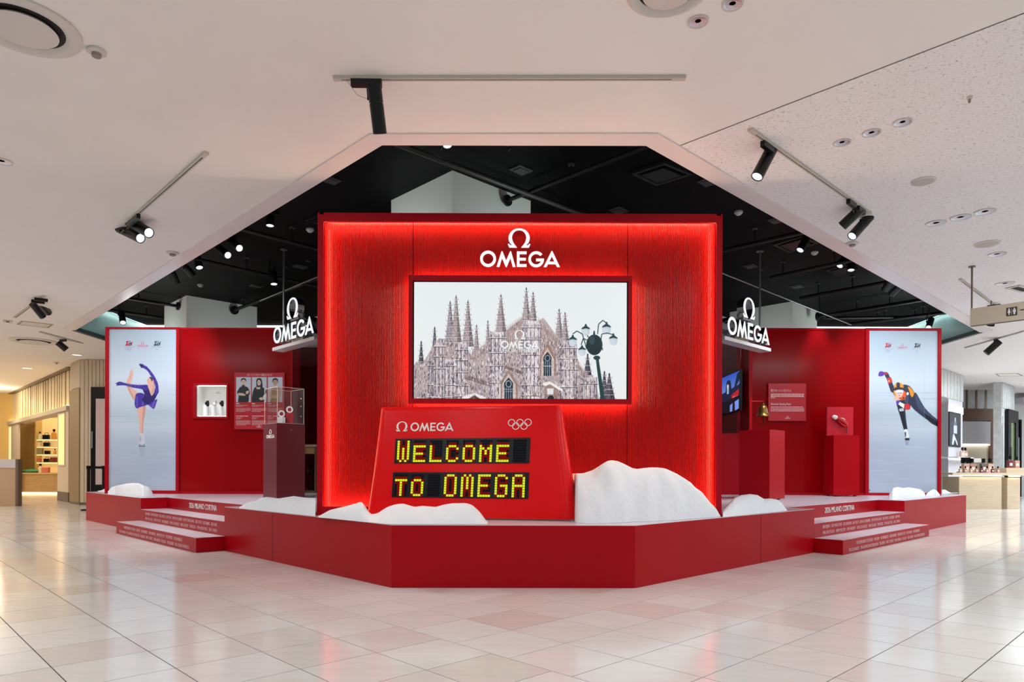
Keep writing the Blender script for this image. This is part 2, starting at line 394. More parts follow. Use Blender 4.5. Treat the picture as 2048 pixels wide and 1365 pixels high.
def print_mesh(name, arr, m, parent, x0, x1, z0, z1, y, warp=None):   # one quad per printed dot, colours on the vertices
    h, w = arr.shape[:2]; xs = np.linspace(x0, x1, w); zs = np.linspace(z1, z0, h)
    X, Z = np.meshgrid(xs, zs); co = np.stack([X, np.full_like(X, y), Z], -1).reshape(-1, 3)
    if warp is not None: co = warp(co)
    i = (np.arange(h - 1)[:, None] * w + np.arange(w - 1)[None, :]).ravel()
    q = np.stack([i + w, i + w + 1, i + 1, i], 1).astype(np.int32)
    me = bpy.data.meshes.new(name); me.vertices.add(h * w); me.vertices.foreach_set('co', co.ravel().astype(np.float32))
    me.loops.add(q.size); me.loops.foreach_set('vertex_index', q.ravel()); me.polygons.add(len(q))
    me.polygons.foreach_set('loop_start', (np.arange(len(q)) * 4).astype(np.int32)); me.update(calc_edges=True)
    lin = np.where(arr <= .04045, arr / 12.92, ((arr + .055) / 1.055) ** 2.4)
    at = me.color_attributes.new('Col', 'FLOAT_COLOR', 'POINT')
    at.data.foreach_set('color', np.concatenate([lin, np.ones((h, w, 1))], -1).ravel().astype(np.float32))
    me.materials.append(m); o = bpy.data.objects.new(name, me); COL.objects.link(o); o.parent = parent; return o
PRINT = printed('printed_poster'); SCREEN = printed('lit_screen', .95)

# ================================================================== THE SETTING
CEIL, DARK, ST_Z = 3.47, 4.0, 0.475
# --- floor: grout slab and polished tiles on the measured grid
floor = struct(MB().box(-20, 20, -4, 30, -.12, -.003).build('floor', mat('grout', (74, 58, 54), .9)))
UB = [.664 - .4 * k for k in range(60, 0, -1)] + [.664, 1.063, 1.461, 1.86, 2.257, 2.662, 3.075, 3.48, 3.893, 4.30] + [4.30 + .405 * k for k in range(1, 62)]
tiles = []; cell = []
for a, b in zip(UB, UB[1:]):
    off = 3.263 if a < 2.2 else 3.147
    for k in range(-60, 70):
        v0 = off + .396 * k; v1 = v0 + .396; u, v = (a + b) / 2, (v0 + v1) / 2; c = DR * u + DL * v
        if -4 < c.y < 29 and abs(c.x) < 19.8: cell.append((c.y if abs(c.x) < c.y * .9 + .8 else c.y + 50, a, b, v0, v1))
cell.sort(key=lambda t: abs(t[0] - 2.6)); G = .0027
def tile_geo(mb, u0, u1, v0, v1, dz=0, org=None):
    P = [DR * u + DL * v for u, v in ((u0 + G, v0 + G), (u1 - G, v0 + G), (u1 - G, v1 - G), (u0 + G, v1 - G))]
    C = P
    o = org or Vector((0, 0, 0)); vs = [p - o + Vector((0, 0, -.0035)) for p in P] + [p - o + Vector((0, 0, dz)) for p in C]
    mb.add(vs, [(4, 5, 6, 7), (0, 1, 5, 4), (1, 2, 6, 5), (2, 3, 7, 6), (3, 0, 4, 7)])
shared = {}
for _, a, b, v0, v1 in cell[:300]:
    key = (round(b - a, 3)); org = DR * a + DL * v0
    if key not in shared:
        mb = MB(); tile_geo(mb, a, b, v0, v1, 0, org); shared[key] = mb.build('floor_tile', TILE, floor); o = shared[key]
    else:
        o = shared[key].copy(); COL.objects.link(o)
    o.location = org
mb = MB(); tone = []
for _, a, b, v0, v1 in cell[300:]:
    tile_geo(mb, a, b, v0, v1); tone += [random.random()] * 8
o = mb.build('floor_tiling', TILE, floor); o['kind'] = 'stuff'
at = o.data.attributes.new('tone', 'FLOAT', 'POINT'); at.data.foreach_set('value', tone)

# --- ceiling with its octagonal opening
IN = [atz(*p, CEIL) for p in ((151, 660), (764, 288), (1292, 289), (1959, 664))]
OUT = [atz(*p, CEIL) for p in ((128, 657), (740, 266), (1316, 265), (1986, 661))]
FW = Vector((math.sin(YAW), math.cos(YAW), 0))
BK = 9.0
hole_in = [IN[0] + FW * BK] + IN + [IN[3] + FW * BK]
hole_out = [OUT[0] + FW * (BK + .15)] + OUT + [OUT[3] + FW * (BK + .15)]
xy = lambda L: [(p.x, p.y) for p in L]
J0 = OUT[2] + (OUT[3] - OUT[2]) * .028; J1 = J0 - DL * 14
left = [(-20, J1.y), (J1.x, J1.y), (J0.x, J0.y), (OUT[2].x, OUT[2].y), (OUT[1].x, OUT[1].y), (OUT[0].x, OUT[0].y), (hole_out[0].x, hole_out[0].y), (hole_out[0].x, 30), (-20, 30)]
right = [(J1.x + .012, J1.y), (20, J1.y), (20, 30), (hole_out[0].x, 30), (hole_out[0].x, hole_out[0].y), (hole_out[5].x, hole_out[5].y), (OUT[3].x, OUT[3].y), (J0.x + .012, J0.y + .012)]
ceiling = struct(MB().slab(left, CEIL, CEIL + .12).build('ceiling', PLASTER))
cr = struct(MB().slab(right, CEIL, CEIL + .12).build('ceiling', ACOUST))
tri = MB().slab([(J0.x, J0.y), (J1.x, J1.y), (J1.x + .014, J1.y), (J0.x + .014, J0.y + .014)], CEIL + .004, CEIL + .05)
tri.build('joint_strip', SLOT, ceiling)
mb = MB().slab(xy(hole_out), CEIL - .012, CEIL + .03, [xy(hole_in)]); struct(mb.build('trim_1', TRIM))

# --- black raised ceiling and the teal glazed sides of the opening
INR = [IN[0] + Vector((-.9, 0, 0)), IN[1] + Vector((-.5, -.6, 0)), IN[2] + Vector((.5, -.6, 0)), IN[3] + Vector((.9, 0, 0))]
dk = [INR[0], INR[1], INR[2], INR[3], INR[3] + FW * 3.1, INR[0] + FW * 3.1]
dk[0] = IN[0] + Vector((.15, .65, 0)); dk[3] = IN[3] + Vector((-.15, .65, 0))
dk[5] = Vector((IN[0].x + .2, 15.0, 0)); dk[4] = Vector((IN[3].x - .1, 14.9, 0))
dark = struct(MB().slab(xy(dk), DARK, DARK + .1).build('ceiling', BLACKC))
for a, b, n in ((dk[0], dk[5], 'left'), (dk[3], dk[4], 'right')):
    MB().cyl(Vector((a.x, a.y, DARK + .03)), Vector((b.x, b.y, DARK + .03)), .03).build('light_strip', STRIPW, dark)
MB().box(-9.3, 10, 15.02, 15.07, DARK - .02, DARK + .06).build('light_strip', STRIPW, dark)
tw = MB()
for a, b in ((IN[0], IN[0] + FW * BK), (IN[3], IN[3] + FW * BK)):
    sgn = -1 if a.x < 0 else 1; q = [(a.x, a.y), (b.x, b.y), (b.x + sgn * .08, b.y), (a.x + sgn * .08, a.y)]
    tw.slab(q if sgn > 0 else list(reversed(q)), CEIL + .03, 4.7)
struct(tw.build('wall_opening_side', TEAL))
kb = MB()
for a, b in ((IN[0], IN[0] + FW * BK), (IN[3], IN[3] + FW * BK)):
    sgn = -1 if a.x < 0 else 1; q = [(a.x - sgn * .02, a.y), (b.x - sgn * .02, b.y), (b.x + sgn * .06, b.y), (a.x + sgn * .06, a.y)]
    kb.slab(q if sgn > 0 else list(reversed(q)), CEIL - .02, CEIL + .05)
struct(kb.build('trim_2', mat('dark_teal_edge', (26, 54, 62), .4)))
struct(MB().box(-9.5, 10.2, 21.9, 22.0, CEIL, 4.7).build('wall_opening_back', TEAL))
struct(MB().box(-12, 12, 4, 23, 4.7, 4.8).build('ceiling', TEAL))
struct(MB().slab([(p.x, p.y) for p in (IN[0], IN[1], IN[2], IN[3], INR[3], INR[2], INR[1], INR[0])], CEIL + .12, CEIL + .16).build('ceiling', BLACKC))

# --- outer walls of the store
struct(MB().box(-20, 20, 29.5, 29.7, 0, CEIL).build('wall_back', CREAM))
# --- square columns that rise behind the display
def column(name, corner, w1, w2, label, cc):
    c = atz(*corner, DARK); t = thing(name, label, 'column', (c.x, c.y, 0))
    q = [Vector((0, 0, 0)), DL * w1, DL * w1 + DR * w2, DR * w2]
    MB().slab([(p.x, p.y) for p in reversed(q)], ST_Z + .001, DARK).build('shaft', cc, t); return t
column('column', (905, 341), 1.12, 1.16, 'white square column rising behind the big red display, under the black ceiling', COLW)
column('column', (373, 591), 1.2, 1.3, 'white square column top behind the left poster wall', COLW)
column('column', (1585, 603), 1.25, 1.1, 'white square column top behind the right red wall', COLW)

# ================================================================== THE PLATFORM
S0 = atz(783, 1176.5, 0); S1 = atz(1270, 1177.3, 0); SL = atz(172.4, 1040.2, 0); SR = atz(1935.9, 1045.6, 0)
SL = S0 + DL * (SL - S0).dot(DL); SR = S1 + DR * (SR - S1).dot(DR)
def on_left(px, py, z=0): return (atP(px, py, S0, DR) - S0).dot(DL)       # distance along the left side face
def on_right(px, py, z=0): return (atP(px, py, S1, DL) - S1).dot(DR)
la, lb = on_left(449, 1050), on_left(281.5, 1030)      # staircase opening in the left side
ra, rb = on_right(1628.5, 1060), on_right(1809, 1010)
REC, TREAD, RISE = .34, .30, ST_Z / 3
stage = thing('display_platform', 'wide red octagonal platform with white top carrying the whole display', 'platform', (S0.x, S0.y, 0))
def rel(p): return (p.x - S0.x, p.y - S0.y)
BACKY = 15.2
outl = [S0, S1, S1 + DR * ra, S1 + DR * ra + DL * REC, S1 + DR * rb + DL * REC, S1 + DR * rb, SR, SR + FW * 2.6, SL + FW * 2.6, SL,
        S0 + DL * lb, S0 + DL * lb + DR * REC, S0 + DL * la + DR * REC, S0 + DL * la]
MB().slab([rel(p) for p in outl], 0.001, ST_Z - .012).build('platform_body', RED, stage)
MB().slab([rel(p) for p in outl], ST_Z - .012, ST_Z - .004).build('edge_band', RED, stage)
ins = [S0 + FW * .02, S1 + FW * .02] + outl[2:]
MB().slab([rel(p) for p in outl], ST_Z - .004, ST_Z).build('platform_top', DECK, stage, label='white laminate top of the platform')
for w, o_, d, nrm in ((on_right(1522, 1090), S1, DR, -DL),):
    p = o_ + d * w; q = [p, p + d * .004, p + d * .004 + nrm * .002, p + nrm * .002]
    MB().slab([rel(x) for x in q], .002, ST_Z - .02).build('panel_seam', DRED, stage)
p = S0 + DL * on_left(545, 1080); q = [p, p - DR * .002, p - DR * .002 + DL * .004, p + DL * .004]
MB().slab([rel(x) for x in q], .002, ST_Z - .02).build('panel_seam', DRED, stage)

R1 = '2008 BEIJING   2010 VANCOUVER   2012 LONDON   2014 SOCHI   2016 RIO DE JANEIRO   2018 PYEONGCHANG   2020 TOKYO   2022 BEIJING   2024 PARIS'
R2 = '1980 LAKE PLACID   1980 MOSCOW   1984 SARAJEVO   1984 LOS ANGELES   1988 CALGARY   1988 SEOUL   1992 ALBERTVILLE   2006 TORINO'
R3 = '1956 MELBOURNE STOCKHOLM   1960 ROME   1964 INNSBRUCK   1968 GRENOBLE   1968 MEXICO CITY   1972 SAPPORO   1976 INNSBRUCK'
R4 = "1932 LOS ANGELES   1936 GARMISCH-PARTENKIRCHEN   1936 BERLIN   1948 ST. MORITZ   1948 LONDON   1952 OSLO   1952 HELSINKI   1956 CORTINA D'AMPEZZO"
def stairs(side):
    if side == 'left':
        org = S0 + DL * lb; rz = RZL; L = lb - la; x_a = 0; ext0, ext1 = (S0 + DL * 0, 0)[1], 0
        s0 = lb - (atP(232.7, 1056, S0 - DR * TREAD, DR) - S0).dot(DL); s1 = lb - (atP(392, 1095, S0 - DR * TREAD, DR) - S0).dot(DL)
    else:
        org = S1 + DR * ra; rz = RZR; L = rb - ra
        s0 = (atP(1686, 1095, S1 - DL * TREAD, DL) - S1).dot(DR) - ra; s1 = (atP(1858, 1064, S1 - DL * TREAD, DL) - S1).dot(DR) - ra
    t = thing('entry_steps', f'red two-step staircase with white lettered risers on the {side} side of the platform', 'steps', (org.x, org.y, 0), rz, 'entry steps of the platform')
    # local x along the face (left to right in view), local y into the platform
    up = MB().box(.001, L - .001, .0, REC - .001, .001, 2 * RISE - .004); up.build('upper_step', RED, t)
    MB().box(.001, L - .001, .0, REC - .001, 2 * RISE - .004, 2 * RISE).build('tread', DECK, t, label='white tread of the upper step')
    MB().box(s0, s1, -TREAD, -.001, .001, RISE - .004).build('lower_step', RED, t)
    MB().box(s0 + .004, s1 - .004, -TREAD + .004, -.001, RISE - .004, RISE).build('tread', DECK, t, label='white tread of the lower step')
    if side == 'left':
        hx0 = lb - (atP(378.5, 1016, S0 + DR * REC, DR) - S0).dot(DL); hx1 = lb - (atP(433.5, 1022, S0 + DR * REC, DR) - S0).dot(DL)
    else:
        hx0 = (atP(1649, 1027, S1 + DL * REC, DL) - S1).dot(DR) - ra; hx1 = (atP(1708, 1022, S1 + DL * REC, DL) - S1).dot(DR) - ra
    text_mesh('2026 MILANO CORTINA', .1, 'lettering', WHITE, t, hx0, REC - .0025, 2 * RISE + .048, width=hx1 - hx0)
    m = .07 * L
    text_mesh(R1, .05, 'lettering', PINKW, t, m, -.002, RISE + .092, width=L - 2 * m)
    text_mesh(R2, .05, 'lettering', PINKW, t, m, -.002, RISE + .026, width=L - 2 * m)
    w = s1 - s0
    text_mesh(R3, .05, 'lettering', PINKW, t, s0 + .12 * w, -TREAD - .002, .088, width=w * .74)
    text_mesh(R4, .05, 'lettering', PINKW, t, s0 + .05 * w, -TREAD - .002, .024, width=w * .88)
stairs('left'); stairs('right')

# ================================================================== THE BIG RED DISPLAY WALL
PY = 6.2
pa, pb = atY(635.5, 424.3, PY), atY(1445.3, 429.5, PY)
PX0, PX1 = pa.x, pb.x; PZ1 = (pa.z + pb.z) / 2; PW = PX1 - PX0
disp = thing('display_wall', 'big red square display wall with glowing edges, white wordmark and video screen', 'display wall', (PX0, PY, ST_Z))
PH = PZ1 - ST_Z; FT = .052; DP = .17
l_ = lambda px, py, y=0: (lambda p: (p.x - PX0, p.z - ST_Z))(atY(px, py, PY + y))
ft = PH - l_(1024, 444)[1]; fb = l_(700, 1014)[1]
T_ = .016                                           # thin shell, with a lip round the front that hides the LED strips
MB().box(0, T_, 0, .55, 0.001, PH).box(T_, FT, 0, .03, .001, PH).build('frame_side', REDF, disp)
MB().box(PW - T_, PW, 0, .55, 0.001, PH).box(PW - FT, PW - T_, 0, .03, .001, PH).build('frame_side', REDF, disp)
MB().box(T_, PW - T_, 0, .55, PH - T_, PH).box(FT, PW - FT, 0, .03, PH - ft, PH - T_).build('frame_top', REDF, disp)
MB().box(T_, PW - T_, .03, DP + .04, 0.001, fb - .035).box(FT, PW - FT, 0, .03, .001, fb).build('frame_bottom', REDF, disp)
MB().box(T_, PW - T_, .5, .55, .001, PH - T_).build('back_board', REDF, disp)
# fluted facing in three sheets
sx = [T_, l_(826, 600, DP)[0], l_(1255, 600, DP)[0], PW - T_]
for a, b in zip(sx, sx[1:]):
    n = int((b - a) / .0136); vs = []; fs = []
    for i in range(n + 1):
        for d, y in ((0, 0), (.25, -.0035), (.5, -.0042), (.75, -.0035)):
            x = a + .0012 + (b - a - .0024) * min(1, (i + d) / n)
            vs += [(x, DP + y, fb - .035), (x, DP + y, PH - T_)]
    k = len(vs) // 2; fs = [(2 * i, 2 * i + 2, 2 * i + 3, 2 * i + 1) for i in range(k - 1)]
    MB().add(vs, fs).build('fluted_sheet', REDRIB, disp)
# LED strips tucked behind the front lip, shining on the fluted sheets
for bx in ((T_ + .0005, T_ + .003, .092, .124, fb, PH - ft), (PW - T_ - .003, PW - T_ - .0005, .092, .124, fb, PH - ft), (FT, PW - FT, .105, .14, PH - T_ - .006, PH - T_ - .001), (FT, PW - FT, .105, .14, fb - .026, fb - .020)):
    MB().box(*bx).build('led_strip', LEDSTRIP, disp)
# wordmark in lit letters
k = (l_(1119, 500, DP)[0] - l_(960, 500, DP)[0]) / (1838 - 210); ox, oz = l_(960.5, 503.2, DP)
for nme, g in [('greek_letter', LOM)] + list(WORD.items()):
    logo_part(nme, g, LOGOLIT, disp, 210, 645, k, ox, oz, DP - .022, DP - .008)
# floating screen
scr = thing('video_screen', 'large video screen showing a gothic cathedral, red frame, on the display wall', 'screen', (PX0, PY, ST_Z))
q0, q1 = l_(817.5, 550.5, .03), l_(1264, 808.5, .03); r0, r1 = l_(828.3, 564, .04), l_(1253, 799, .04)
sx0, sx1, sz0, sz1 = q0[0], q1[0], q1[1], q0[1]; bw = .036
MB().box(sx0, sx0 + bw, .03, .1, sz0, sz1).box(sx1 - bw, sx1, .03, .1, sz0, sz1).box(sx0 + bw, sx1 - bw, .03, .1, sz0, r1[1]).box(sx0 + bw, sx1 - bw, .03, .1, r0[1] + .01, sz1).build('screen_frame', REDF, scr)
MB().box(sx0 + .03, sx1 - .03, .05, .105, sz0 + .03, sz1 - .03).build('housing', BLACK, scr)
b2 = MB()
b2.box(sx0 + .04, sx1 - .04, .115, .150, sz1 - .03, sz1 - .022); b2.box(sx0 + .04, sx1 - .04, .115, .150, sz0 + .022, sz0 + .03)
b2.box(sx0 + .022, sx0 + .03, .115, .150, sz0 + .04, sz1 - .04); b2.box(sx1 - .03, sx1 - .022, .115, .150, sz0 + .04, sz1 - .04); b2.build('led_strip', LEDSTRIP, scr)
MB().box(sx0 + .05, sx1 - .05, .1, DP - .006, sz0 + .05, sz1 - .05).build('mounting_box', BLACK, scr)

def cathedral():
    A = Art(620, 342, 40, 22, 2012, 1105, 2)
    for i in range(20): A.rect(0, i * 60, 2050, i * 60 + 61, (234 + i * .3, 241, 243 - i * .1))
    R = random.Random(3); stone = (170, 155, 152); dk = (104, 98, 104)
    def spire(x, ty, by, w, tone=stone, fin=True):
        h = by - ty
        A.fill([(x - 3, ty), (x + 3, ty), (x + w * .45, ty + h * .45), (x + w, by), (x - w, by), (x - w * .45, ty + h * .45)], tone, 1, .04)
        A.fill([(x + 1, ty), (x + 3, ty), (x + w * .45, ty + h * .45), (x + w, by), (x + w * .25, by)], tuple(c * .72 for c in tone), .9, .03)
        A.ell(x, ty + h * .06, 5 + w * .06, 12, tuple(c * .7 for c in tone))
        nb = max(3, int(h / 45))
        for i in range(1, nb + 1):
            y = ty + h * i / nb; ww = w * (.15 + .85 * i / nb) + 5
            A.rect(x - ww, y - 5, x + ww, y, (92, 84, 88), .75)
            A.rect(x - ww, y, x + ww, y + 4, (222, 208, 202), .8)
            for sgn in (-1, 1):
                A.fill([(x + sgn * ww, y), (x + sgn * (ww + 7), y - 26), (x + sgn * (ww - 5), y)], (150, 138, 140))
            for j in range(3):
                xx = x - ww * .6 + j * ww * .6; A.rect(xx - 2, y + 8, xx + 2, y + 8 + 22, (96, 86, 92), .55)
    sil = [(40, 800), (60, 760), (110, 780), (130, 770), (190, 660), (270, 545), (420, 555), (440, 560), (540, 640), (560, 700), (640, 640), (690, 600), (760, 570), (790, 470), (880, 490), (960, 420), (1040, 350), (1190, 380), (1240, 350), (1300, 430), (1375, 540), (1490, 560), (1535, 640), (1575, 790), (1640, 880), (1700, 880), (1730, 960), (1760, 1110), (40, 1110)]
    for s in ((108, 570, 810, 30, dk), (232, 435, 790, 40, dk), (620, 415, 700, 32), (725, 375, 640, 26), (1650, 680, 900, 42, dk), (1806, 840, 1110, 45, dk), (1852, 860, 1110, 55, dk), (1385, 265, 560, 42), (1440, 295, 580, 38)): spire(*s)
    A.fill(sil, stone, 1, .05)
    # gable tracery: dense rows of little pinnacles
    for (xa, ya, xb, yb, n) in ((560, 690, 760, 600, 9), (880, 490, 1045, 370, 13), (1195, 390, 1375, 560, 14), (1570, 800, 1650, 900, 7), (880, 560, 1040, 450, 10), (1200, 470, 1390, 640, 12)):
        for i in range(n):
            x = xa + (xb - xa) * i / (n - 1); y = ya + (yb - ya) * i / (n - 1)
            A.fill([(x - 9, y + 75), (x - 6, y), (x, y - 55), (x + 6, y), (x + 9, y + 75)], (176, 156, 150), 1, .03); A.rect(x - 2, y - 10, x + 2, y + 60, (96, 84, 84), .8)
    for s in ((375, 195, 580, 48, (160, 150, 152)), (430, 140, 580, 52), (540, 185, 620, 56), (845, 130, 480, 50), (1080, 65, 370, 38), (1143, 110, 400, 38)): spire(*s)
    def tower(x0, x1, y0, lit):
        A.rect(x0, y0, x1, 1110, tuple(c * lit for c in (196, 183, 182)), .9, .02)
        A.rect(x0, y0, x0 + (x1 - x0) * .22, 1110, (120, 112, 118), .55); A.rect(x1 - (x1 - x0) * .1, y0, x1, 1110, (104, 96, 102), .6)
        n = max(3, int((x1 - x0) / 34))
        for i in range(n):
            x = x0 + (x1 - x0) * (i + .5) / n; w = R.uniform(3, 7); A.rect(x - w, y0 + R.uniform(0, 40), x, 1110, R.choice([(78, 68, 74), (104, 92, 94), (66, 62, 70)]), R.uniform(.45, .8)); A.rect(x, y0, x + R.uniform(4, 9), 1110, (232, 224, 222), .6)
            y = y0 + R.uniform(20, 60)
            while y < 1100:
                h = R.uniform(30, 90); A.fill([(x - 12, y + h), (x - 12, y + 14), (x - 6, y), (x, y + 14), (x, y + h)], R.choice([(84, 72, 76), (112, 96, 94), (140, 120, 112)]), .6); y += h + R.uniform(10, 60)
        y = y0 + 60
        while y < 1110:
            A.rect(x0 - 8, y, x1 + 8, y + 8, (80, 70, 74), .7); A.rect(x0 - 8, y - 7, x1 + 8, y, (236, 228, 224), .75)
            for i in range(2 * n):
                x = x0 + (x1 - x0) * (i + .5) / (2 * n); A.fill([(x - 8, y - 6), (x, y - 34), (x + 8, y - 6)], R.choice([(206, 190, 184), (150, 132, 128), (118, 104, 104)]), .8)
            y += R.randint(90, 190)
    tower(170, 500, 740, .98); tower(230, 330, 560, .9); tower(430, 540, 590, .96); tower(745, 885, 480, 1.0); tower(1040, 1215, 380, 1.04); tower(1390, 1550, 570, .98); tower(1590, 1740, 900, .95)
    A.fill([(880, 790), (1050, 850), (1050, 880), (880, 820)], (120, 104, 100), .8); A.fill([(510, 880), (745, 950), (745, 990), (510, 920)], (126, 108, 104), .8)
    for i in range(16):
        x = 515 + i * 15; A.fill([(x, 905 + i * 5), (x + 5, 860 + i * 5), (x + 10, 905 + i * 5)], (150, 132, 128))
    for i in range(1500):                              # carved detail
        x = R.uniform(50, 1740); y = R.uniform(560, 1105); c = R.choice([(70, 62, 68), (96, 82, 82), (236, 228, 226), (206, 178, 164), (88, 84, 94)])
        m = A.mask([(x - 3, y - 9), (x + 3, y - 9), (x + 3, y + 9), (x - 3, y + 9)])
        if y > np.interp(x, [p[0] for p in sil[:-2]], [p[1] for p in sil[:-2]]) + 20: A.rect(x - R.uniform(2, 5), y - R.uniform(5, 16), x + R.uniform(2, 5), y + R.uniform(5, 16), c, .6)
    def lancet(x0, x1, yt, yb):
        w = x1 - x0; c = (x0 + x1) / 2
        A.fill([(x0 - 34, yb), (x0 - 34, yt + 60), (c - 20, yt - 55), (c, yt - 66), (c + 24, yt - 50), (x1 + 44, yt + 70), (x1 + 44, yb)], (150, 124, 112), .9)
        A.fill([(x0 - 20, yb), (x0 - 18, yt + 60), (c, yt - 40), (x1 + 24, yt + 70), (x1 + 24, yb)], (196, 178, 168), .9)
        A.fill([(x0, yb), (x0, yt + 50), (c, yt), (x1, yt + 50), (x1, yb)], (36, 58, 68))
        A.ell(c, yt + 60, w * .34, w * .4, (150, 160, 164)); A.ell(c, yt + 60, w * .24, w * .3, (40, 60, 70))
        for i in range(5):
            x = x0 + w * i / 4; A.rect(x - 2.5, yt + 90, x + 2.5, yb, (176, 178, 178), .9)
        A.line([(x0, yt + 130), (x1, yt + 130)], 4, (176, 178, 178)); A.line([(x0, yb - 90), (x1, yb - 90)], 4, (176, 178, 178))
    lancet(1240, 1316, 665, 890); lancet(878, 960, 905, 1105)
    A.fill([(490, 1105), (490, 1085), (600, 1048), (710, 1090), (710, 1105)], (216, 206, 200)); A.fill([(540, 1105), (605, 1070), (660, 1105)], (112, 96, 90))
    A.fill([(1235, 955), (1300, 940), (1420, 1010), (1420, 1030), (1235, 975)], (222, 210, 200)); A.fill([(1250, 990), (1300, 965), (1380, 1015), (1380, 1090), (1250, 1080)], (150, 128, 118))
    A.rect(1275, 1005, 1335, 1060, (206, 200, 198)); A.ell(1310, 1110, 34, 40, (40, 50, 58))
    d = A.a; m = (d.mean(2) < .87); nz = RNG.normal(0, 1, (A.H // 3 + 1, A.W // 2 + 1)).repeat(3, 0).repeat(2, 1)[:A.H, :A.W]
    nz += .8 * RNG.normal(0, 1, (A.H // 14 + 1, A.W // 6 + 1)).repeat(14, 0).repeat(6, 1)[:A.H, :A.W]
    e = np.clip(.57 + (d - .56) * 1.35 + nz[..., None] * .05, .05, .95); e[..., 2] += .035; e[..., 1] += .012; e[..., 0] -= .004
    A.a = np.where(m[..., None], e, d)
    # street lamp
    lamp = (20, 62, 66)
    A.fill([(1722, 700), (1748, 700), (1812, 1110), (1772, 1110)], lamp); A.ell(1712, 600, 76, 96, (16, 40, 46)); A.ell(1690, 560, 26, 40, (60, 92, 96), .6)
    A.fill([(1704, 470), (1716, 470), (1722, 520), (1698, 520)], lamp); A.ell(1735, 720, 32, 20, lamp)
    for gx, gy, rr, path in ((1632, 478, 38, [(1632, 440), (1650, 520), (1690, 560)]), (1825, 462, 40, [(1825, 400), (1790, 372), (1750, 410), (1742, 500)]), (1512, 578, 38, [(1512, 500), (1550, 472), (1600, 500), (1625, 580), (1640, 640)]), (1888, 565, 38, [(1885, 505), (1830, 490), (1780, 500), (1770, 580), (1790, 650)]), (1598, 668, 34, [(1590, 600), (1610, 540), (1650, 560)])):
        A.line(path, 9, lamp); A.ell(gx, gy, rr, rr, (196, 206, 218)); A.ell(gx - 8, gy + 8, rr * .7, rr * .7, (214, 222, 232), .8)
        A.fill([(gx - rr - 4, gy - rr * .55), (gx - rr * .9, gy - rr * .95), (gx - 12, gy - rr * 1.35), (gx - 5, gy - rr * 1.9), (gx + 5, gy - rr * 1.9), (gx + 12, gy - rr * 1.35), (gx + rr * .9, gy - rr * .95), (gx + rr + 4, gy - rr * .55), (gx, gy - rr * .8)], lamp)
    A.logo(1022, 465, 352, (244, 246, 247))
    return A.done()
print_mesh('screen_picture', cathedral(), SCREEN, scr, r0[0], r1[0], r1[1], r0[1], .048)
tx0, tx1 = l_(999.5, 705, .047)[0], l_(1081.5, 705, .047)[0]
text_mesh('OFFICIAL TIMEKEEPER', .05, 'caption', emit('caption_white', (238, 242, 244), .95), scr, tx0, .046, l_(1000, 705, .047)[1], width=tx1 - tx0)

# ================================================================== THE SCOREBOARD
BYAW, BLEAN = math.radians(10), math.radians(10)
bc = atz(1151, 1043.5, ST_Z); bx = Vector((math.cos(BYAW), -math.sin(BYAW), 0)); by = Vector((math.sin(BYAW), math.cos(BYAW), 0))
bn = (by * math.cos(BLEAN) - Vector((0, 0, 1)) * math.sin(BLEAN)); bv = Vector((0, 0, 1)) * math.cos(BLEAN) + by * math.sin(BLEAN)
def bp(px, py):                                     # pixel -> (u, v) on the leaning face, u from the right corner
    p = atP(px, py, bc, bn) - bc; return p.dot(bx), p.dot(bv)
board = thing('scoreboard', 'red sloping scoreboard reading WELCOME TO in yellow dots, standing in snow before the display wall', 'scoreboard', bc, -BYAW)
sl_, cl_ = math.sin(BLEAN), math.cos(BLEAN)
Lp = [bp(*p) for p in ((728, 1036), (731, 1022), (741, 952), (750, 880), (757, 832), (759, 819))]
Rp = [bp(*p) for p in ((1151, 1043), (1150, 1020), (1142, 950), (1132, 880), (1124, 826), (1120.5, 811.5))]
VT = Lp[-1][1]
def edge(P, v): return float(np.interp(v, [q[1] for q in P], [q[0] for q in P]))
rings = []; NV = 26
def ring(v, shrink=0, drop=0):
    x0, x1 = edge(Lp, v) + shrink, edge(Rp, v) - shrink
    y0 = v * sl_ + shrink; y1 = .30 - v * .03 - shrink; r = min(.075, (y1 - y0) * .48); z = v * cl_ + .012 - drop
    pts = []
    for cx, cy, a0 in ((x1 - r * 1.25, y0 + r, -90), (x1 - r * 1.25, y1 - r, 0), (x0 + r * 1.25, y1 - r, 90), (x0 + r * 1.25, y0 + r, 180)):
        for i in range(9):
            a = math.radians(a0 + i * 90 / 8); pts.append((cx + math.cos(a) * r * 1.25, cy + math.sin(a) * r, z))
    return pts
vv = [VT * i / NV for i in range(NV + 1)]
RG = [ring(v) for v in vv] + [ring(VT, .006, -.005), ring(VT, .016, -.008)]
n = len(RG[0]); vs = [p for r in RG for p in r]; fs = [(i * n + k, i * n + (k + 1) % n, (i + 1) * n + (k + 1) % n, (i + 1) * n + k) for i in range(len(RG) - 1) for k in range(n)]
fs += [tuple(range((len(RG) - 1) * n, len(RG) * n)), tuple(reversed(range(n)))]
MB().add(vs, fs).build('body', REDB, board, smooth=True)
MB().box(edge(Lp, 0) + .05, edge(Rp, 0) - .02, .03, .27, 0.001, .012).build('base_strip', OFFW, board, label='white base strip')
face = bpy.data.objects.new('display_face', None); COL.objects.link(face); face.parent = board
face.location = (0, 0, .012); face.rotation_euler = (-BLEAN, 0, 0)
